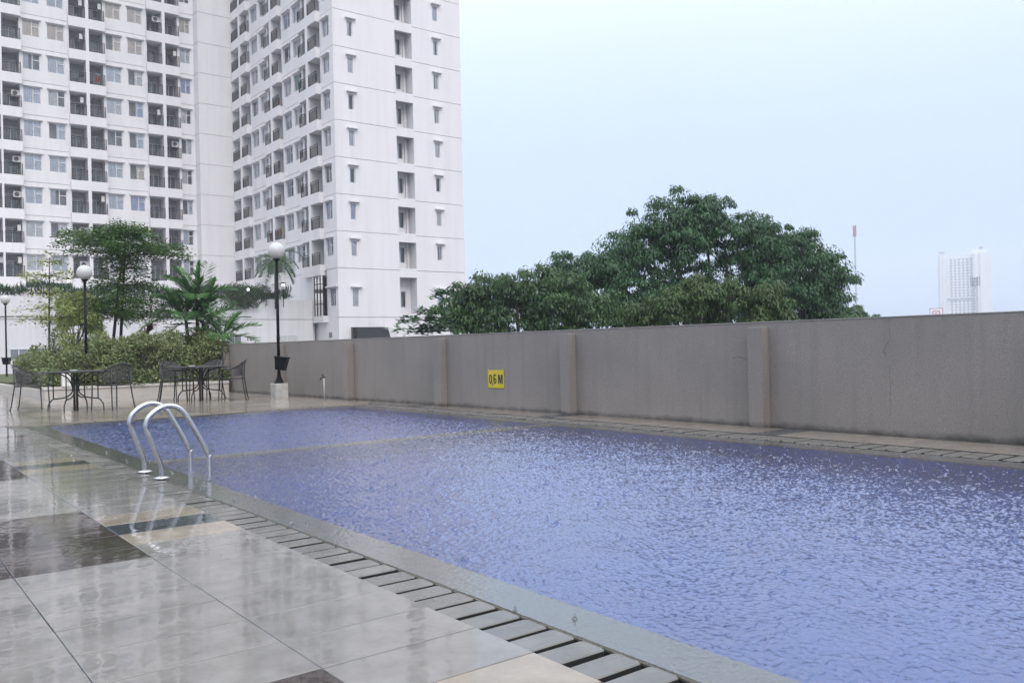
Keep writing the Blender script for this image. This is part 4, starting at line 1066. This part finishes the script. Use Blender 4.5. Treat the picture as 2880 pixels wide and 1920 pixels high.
# ================================================================== TREES BEYOND THE WALL
def big_tree(name, label, lobes, depth, mat, L, W, tuft_r, dens, base_px, holes=(), spread=1.0, limb=.11):
    """lobes: photo (x, y, radius) read at the tree's own distance; each lobe is a ball of drooping leaf tufts"""
    c0 = at(base_px[0], base_px[1], depth); base = (c0.x, c0.y, GZ)
    t = thing(name, label, 'tree', base); B0 = np.array(base)
    P, D, N = [], [], []; st = MB(base)
    fork = Vector((c0.x, c0.y, c0.z - 2.5))
    st.tube([(c0.x, c0.y, GZ), (c0.x + .1, c0.y, GZ + 4), tuple(fork)], [limb * 2.4, limb * 1.9, limb * 1.6], 10)
    hp = [(at(x, y, depth), r * depth / 2425) for x, y, r in holes]
    cf = np.array(CF)
    for (x, y, rp) in lobes:
        dz = rng.uniform(-.6, .6) * spread; c = at(x, y, depth + dz); r = rp * depth / 2425
        mid = fork.lerp(c, .5) + Vector((rng.uniform(-.3, .3), rng.uniform(-.3, .3), rng.uniform(-.1, .4)))
        tip = c + Vector((0, 0, r * .3))
        st.tube([tuple(fork), tuple(mid), tuple(c - Vector((0, 0, r * .2))), tuple(tip)], [limb, limb * .6, limb * .32, limb * .1], 6)
        nt = max(8, int(8.2 * (r / tuft_r) ** 2 * dens))
        for i in range(nt):
            d = rng.normal(size=3); d /= np.linalg.norm(d); d[2] = d[2] * .9 + .12
            ofar = rng.random() < .16 and d[2] > -.2
            q = np.array(c) + d * r * (rng.uniform(1.05, 1.38) if ofar else rng.uniform(.45, 1.03))
            skip = False
            for hc, hr in hp:
                e_ = q - np.array(hc); e_ -= cf * e_.dot(cf)
                if np.linalg.norm(e_) < hr + tuft_r * .55: skip = True
            if skip: continue
            tr = tuft_r * (rng.uniform(.4, .7) if ofar else rng.uniform(.6, 1.3))
            if i % 3 == 0 or ofar: st.tube([tuple(np.array(c) + (q - np.array(c)) * .1), tuple(np.array(c) + (q - np.array(c)) * .6 + (0, 0, .1)), tuple(q)], [limb * .16, limb * .1, limb * .05], 4)
            n = int(115 * rng.uniform(.7, 1.2))
            th = np.arccos(1 - rng.random(n) * 1.25); ph = rng.uniform(0, 6.28, n)
            s_, c_ = np.sin(th), np.cos(th)
            rad = np.stack([s_ * np.cos(ph), s_ * np.sin(ph), c_], 1)
            tan = np.stack([c_ * np.cos(ph), c_ * np.sin(ph), -s_], 1)
            pp = q + rad * np.array((tr, tr, tr * .85)) * (rng.random(n) ** .4)[:, None]
            dd = tan * .8 + rad * .25 + rng.normal(scale=.28, size=(n, 3)); dd[:, 2] -= .55
            P.append(pp); D.append(dd); N.append(rad + rng.normal(scale=.3, size=(n, 3)))
    P = np.concatenate(P) - B0; D = np.concatenate(D); N = np.concatenate(N); k = len(P)
    obj('trunk', st, 'bark', t, smooth=True)
    obj('crown', leaves_mesh('crown', P, D, N, L * rng.uniform(.6, 1.25, k), W * rng.uniform(.7, 1.2, k), .04), mat, t)
big_tree('broad_tree', 'largest dark green domed tree with drooping foliage behind the wall',
         [(1880, 632, 80), (1985, 625, 75), (2040, 690, 85), (1800, 700, 80), (1900, 705, 85), (1740, 760, 75), (1690, 810, 70), (1640, 770, 60), (1590, 745, 34), (1575, 780, 30),
          (2140, 665, 55), (2170, 740, 85), (2240, 700, 55), (2260, 780, 85), (2300, 840, 70), (2310, 730, 45), (2350, 790, 45), (2110, 790, 80), (2180, 850, 85), (2260, 880, 70),
          (1990, 790, 60), (1860, 800, 70), (1780, 850, 75), (1960, 860, 70), (1850, 880, 60), (1740, 880, 60), (2340, 880, 45), (2060, 860, 60)],
         31, 'leaf_dark', .155, .055, .42, 1.0, (1990, 960), holes=((1818, 683, 9), (2010, 735, 4), (1684, 838, 5)))
big_tree('spreading_tree', 'lower dark spreading tree at the left of the large domed tree',
         [(1320, 850, 55), (1345, 815, 40), (1400, 840, 60), (1450, 805, 42), (1500, 840, 65), (1520, 790, 34), (1580, 850, 60), (1600, 810, 45), (1640, 870, 60), (1700, 890, 50), (1300, 900, 60), (1400, 905, 60), (1500, 905, 60), (1600, 910, 60), (1560, 775, 18)],
         26, 'leaf_mid', .135, .046, .34, 1.0, (1480, 980))
big_tree('olive_tree', 'yellow green lower tree in front of the large domed tree',
         [(1950, 830, 45), (1910, 870, 55), (1990, 860, 55), (2050, 840, 50), (2100, 880, 45), (2000, 900, 60), (2165, 850, 42), (2190, 890, 48), (2120, 900, 45), (1850, 900, 50), (1960, 800, 22), (2180, 815, 22), (1790, 900, 40)],
         24, 'leaf_yellow', .12, .042, .30, 1.0, (2030, 990), holes=((2075, 886, 14),))
big_tree('small_tree', 'small pale green tree top at the right of the large tree', [(2360, 905, 32), (2400, 895, 32), (2430, 900, 25), (2340, 920, 25), (2395, 920, 40), (2450, 915, 18)], 36, 'leaf_mid', .20, .08, .36, 1.0, (2395, 990))
# pagoda almond with flat tiers, against the white building
def pagoda():
    c0 = at(1330, 940, 30); t = thing('almond_tree', 'light green almond tree with flat leafy tiers in front of the white end wall', 'tree', (c0.x, c0.y, GZ))
    B0 = np.array((c0.x, c0.y, GZ)); st = MB(tuple(B0)); P, D, N = [], [], []
    st.tube([(c0.x, c0.y, GZ), (c0.x, c0.y, c0.z - 1), (c0.x, c0.y, c0.z + 1.2)], [.3, .2, .06], 8)
    for x0, y0, x1, y1, wd in ((1330, 830, 1222, 826, .30), (1330, 838, 1250, 850, .22), (1320, 852, 1295, 852, .2), (1340, 900, 1112, 900, .22), (1340, 880, 1180, 872, .30), (1330, 885, 1230, 866, .3), (1340, 915, 1125, 925, .3), (1340, 925, 1150, 935, .35), (1350, 905, 1200, 890, .35), (1360, 930, 1230, 912, .4), (1340, 905, 1270, 880, .4)):
        a = at(x0, y0, 30.5); b_ = at(x1, y1, 29.0 + rng.uniform(-.8, .8)); tr = Vector((c0.x, c0.y, a.z - .3))
        st.tube([tuple(tr), tuple(a.lerp(tr, .4)), tuple(a), tuple(b_)], [.06, .05, .04, .012], 5)
        for s_ in np.linspace(0, 1, 15):
            q = np.array(a.lerp(b_, s_)) + rng.normal(size=3) * np.array((wd * .5, wd * .8, .05))
            n = 15
            ph = rng.uniform(0, 6.28, n); e_ = rng.uniform(-.35, .7, n)
            dd = np.stack([np.cos(ph) * np.cos(e_), np.sin(ph) * np.cos(e_), np.sin(e_)], 1)
            P.append(q + rng.normal(scale=.05, size=(n, 3))); D.append(dd); N.append(np.stack([-dd[:, 0] * .5, -dd[:, 1] * .5, np.ones(n)], 1) + rng.normal(scale=.3, size=(n, 3)))
    P = np.concatenate(P) - B0; D = np.concatenate(D); N = np.concatenate(N); k = len(P)
    obj('trunk', st, 'bark', t, smooth=True); obj('crown', leaves_mesh('crown', P, D, N, .24 * rng.uniform(.6, 1.2, k), .12 * rng.uniform(.8, 1.2, k), .05), 'leaf_almond', t)
pagoda()

# ================================================================== FAR THINGS
def far_tower():
    c = at(2717, 940, 920); d = Vector((c.x, c.y, 0)).normalized(); rz = math.atan2(d.y, d.x) - math.pi / 2
    t = thing('far_tower', 'hazy pale residential tower far away at the right', 'building', (c.x, c.y, GZ), rz)
    top = at(2717, 713, 920).z - GZ; s = 920 / 2425
    W2 = 67 * s
    b = MB(); b.box(-W2, -W2 + 22 * s, 3, 30, 0, top - 2); b.box(-W2 + 5 * s, -W2 + 17 * s, 0, 2.99, 0, top)
    b.box(-W2 + 22 * s, W2 - 46 * s, 6, 30, 0, top); b.box(W2 - 46 * s, W2 - 8 * s, 1, 30, 0, top + 1); b.box(W2 - 42 * s, W2 - 34 * s, 0, .99, 0, top); b.box(W2 - 28 * s, W2 - 14 * s, 0, .99, 0, top)
    b.box(W2 - 8 * s, W2, 4, 30, 0, top); b.box(-W2 + 2, -W2 + 6, 8, 14, top - 2, top + 3); b.box(8, 22, 8, 22, top + 1, top + 4)
    obj('wall', b, 'tower', t)
    b = MB(); b.box(-W2 + 1, -W2 + 7, 6, 15, top + 3, top + 3.8); b.box(14, 18, 8, 18, top + 6, top + 6.8); b.box(15.5, 16.5, 12, 13, top + 4, top + 6); obj('roof_slab', b, 'mastgrey', t)
    wm = MB(); wm.box(0, 5.2 * s, -.15, .05, 0, 1.9); wmm = wm.mesh('window'); sm_ = MB(); sm_.box(0, 2.2 * s, -.15, .05, 0, 1.1); smm = sm_.mesh('window')
    fl = int((top - 8) / 3.0)
    x0 = -W2 + 31 * s
    for k in range(max(0, fl - 23), fl):
        z = 4 + k * 3.0
        if k == fl - 15: continue
        for j in range(6): obj('window', wmm, 'towerwin', t, (x0 + j * 10.2 * s, 5.99, z + .6))
        obj('window', smm, 'towerwin', t, (-W2 + 10 * s, -.01, z + .9))
    b = MB(); b.box(-W2 + 20 * s, W2 - 46 * s, 5.0, 5.99, 4 + (fl - 15) * 3 + .4, 4 + (fl - 15) * 3 + 2.2); obj('refuge_floor', b, 'mastgrey', t)
far_tower()
def mast(name, label, px, ytop, dist, w, redlen, lattice, redtop=True):
    c = at(px, 950, dist); H = at(px, ytop, dist).z - GZ
    t = thing(name, label, 'mast', (c.x, c.y, GZ))
    b = MB(); h = w / 2
    legs = [(h, h), (-h, h), (-h, -h), (h, -h)]
    for x, y_ in legs: b.tube([(x, y_, 0), (x, y_, H)], w * .07 + .03, 5)
    z = 0; i = 0
    while z < H - w:
        for (xa, ya), (xb, yb) in zip(legs, legs[1:] + legs[:1]): b.tube([(xa, ya, z), (xb, yb, z + w * 1.3)] if i % 2 else [(xb, yb, z), (xa, ya, z + w * 1.3)], w * .04 + .02, 4)
        z += w * 1.3; i += 1
    obj('lattice', b, 'mastgrey', t)
    if redlen:
        for i in range(6):
            a = i * 1.047; b = MB(); r = w * 1.5; b.box(r * math.cos(a) - .16, r * math.cos(a) + .16, r * math.sin(a) - .16, r * math.sin(a) + .16, H - redlen, H + .4 * (i % 3)); obj('antenna', b, 'mastred' if redtop else 'mastgrey', t)
        b = MB(); 
        for q in (0.1, .5, .9): b.box(-w * 1.4, w * 1.4, -w * 1.4, w * 1.4, H - redlen * q - .15, H - redlen * q + .15)
        obj('platform', b, 'mastred' if redtop else 'mastgrey', t)
mast('radio_mast', 'tall thin mast with a red top beyond the trees', 2411, 636, 500, .5, 6.0, True)
mast('cell_tower', 'dark lattice phone tower in front of the hazy tower', 2747, 780, 500, 1.5, 5.0, True, False)
p = at(2633, 866, 480); t = thing('roof_sign', 'square white rooftop sign with nested red squares', 'sign', (p.x, p.y, GZ), math.atan2(p.y, p.x) - math.pi / 2)
h = p.z - GZ; s = 480 / 2425
b = MB(); b.box(-16 * s, 18 * s, 0, 1.5, h - 34 * s, h); obj('board', b, 'signwhite', t)
for o_, th, nm in ((17, 1.6, 'square'), (9.5, 2.2, 'square')):
    b = MB(); a = o_ * s; q = th * s; cz = h - 17.2 * s
    b.box(-a, a, -.12, -.02, cz + a - q, cz + a); b.box(-a, a, -.12, -.02, cz - a, cz - a + q); b.box(-a, -a + q, -.12, -.02, cz - a + q, cz + a - q); b.box(a - q, a, -.12, -.02, cz - a + q, cz + a - q); obj('square', b, 'red', t)
b = MB(); cz = h - 17 * s; b.box(-3 * s, -1.4 * s, -.12, -.02, cz - 5 * s, cz + 3.5 * s); b.box(-1.4 * s, 2.6 * s, -.12, -.02, cz + 1.9 * s, cz + 3.5 * s); b.box(1.2 * s, 2.8 * s, -.12, -.02, cz - 1.2 * s, cz + 1.9 * s); b.box(-1.4 * s, 1.2 * s, -.12, -.02, cz - 1.2 * s, cz + .2 * s); obj('letter', b, 'red', t)
b = MB(); b.box(-14 * s, -12 * s, .2, 1.2, 0, h - 34 * s); b.box(12 * s, 14 * s, .2, 1.2, 0, h - 34 * s); obj('leg', b, 'mastgrey', t)
p = at(2274, 661, 760); t = thing('pyramid_tower', 'very faint tower with a pyramid roof showing past the large tree', 'building', (p.x, p.y, GZ), math.atan2(p.y, p.x) - math.pi / 2)
h = p.z - GZ; b = MB(); b.box(-13, 13, -13, 13, 0, h - 11); obj('wall', b, 'tower', t)
b = MB(); b.add([(-13.4, -13.4, h - 11), (13.4, -13.4, h - 11), (13.4, 13.4, h - 11), (-13.4, 13.4, h - 11), (0, 0, h)], [(0, 1, 4), (1, 2, 4), (2, 3, 4), (3, 0, 4), (3, 2, 1, 0)]); obj('roof', b, 'mastgrey', t)

# ================================================================== RAIN SPLASHES ON THE WATER
def splashes():
    n = NM('splash water'); b = n.n('BsdfPrincipled'); b.inputs['Base Color'].default_value = (.9, .95, 1, 1); b.inputs['Roughness'].default_value = .05; b.inputs['Transmission Weight'].default_value = 1.0; b.inputs['IOR'].default_value = 1.33
    d_ = n.n('BsdfDiffuse'); d_.inputs[0].default_value = (.85, .87, .9, 1); mx = n.n('MixShader')
    mx.inputs[0].default_value = .03; n.l(b.outputs[0], mx.inputs[1]); n.l(d_.outputs[0], mx.inputs[2])
    n.l(mx.outputs[0], n.out.inputs[0]); MT['splash'] = n.m
    mb = MB()
    for i in range(420):
        x = rng.uniform(XG, XRC); y_ = 1.2 + 13 * rng.random()
        if rng.random() < .15: x = rng.uniform(.8, 7.6); y_ = rng.uniform(2, 19)
        r = rng.uniform(.0025, .0055); h = rng.uniform(.002, .008)
        if i % 5 == 0: r *= 1.9; h *= 1.6
        mb.lathe([(r * 2.6, -.012), (r * 1.3, -.006), (r * .7, h * .5), (r * .95, h), (.0001, h + r * .8)], (x, y_), 8)
        for j in range(rng.integers(0, 4)):
            a = rng.uniform(0, 6.28); q = rng.uniform(.015, .045); rr = rng.uniform(.002, .0045); zz = rng.uniform(.004, .02)
            mb.lathe([(.0001, zz - rr), (rr, zz), (.0001, zz + rr)], (x + math.cos(a) * q, y_ + math.sin(a) * q), 6)
    o = obj('rain', mb, 'splash', smooth=True); tag(o, kind='stuff')
splashes()

# ================================================================== HAZE
def haze():
    n = NM('rain haze'); v = n.n('VolumePrincipled'); v.inputs['Color'].default_value = (.80, .855, .95, 1); v.inputs['Density'].default_value = .0007; v.inputs['Anisotropy'].default_value = .2
    n.l(v.outputs[0], n.out.inputs['Volume'])
    o = obj('haze', MB().box(-250, 1250, -250, 950, GZ - 1, 112), n.m); tag(o, kind='stuff')
haze()
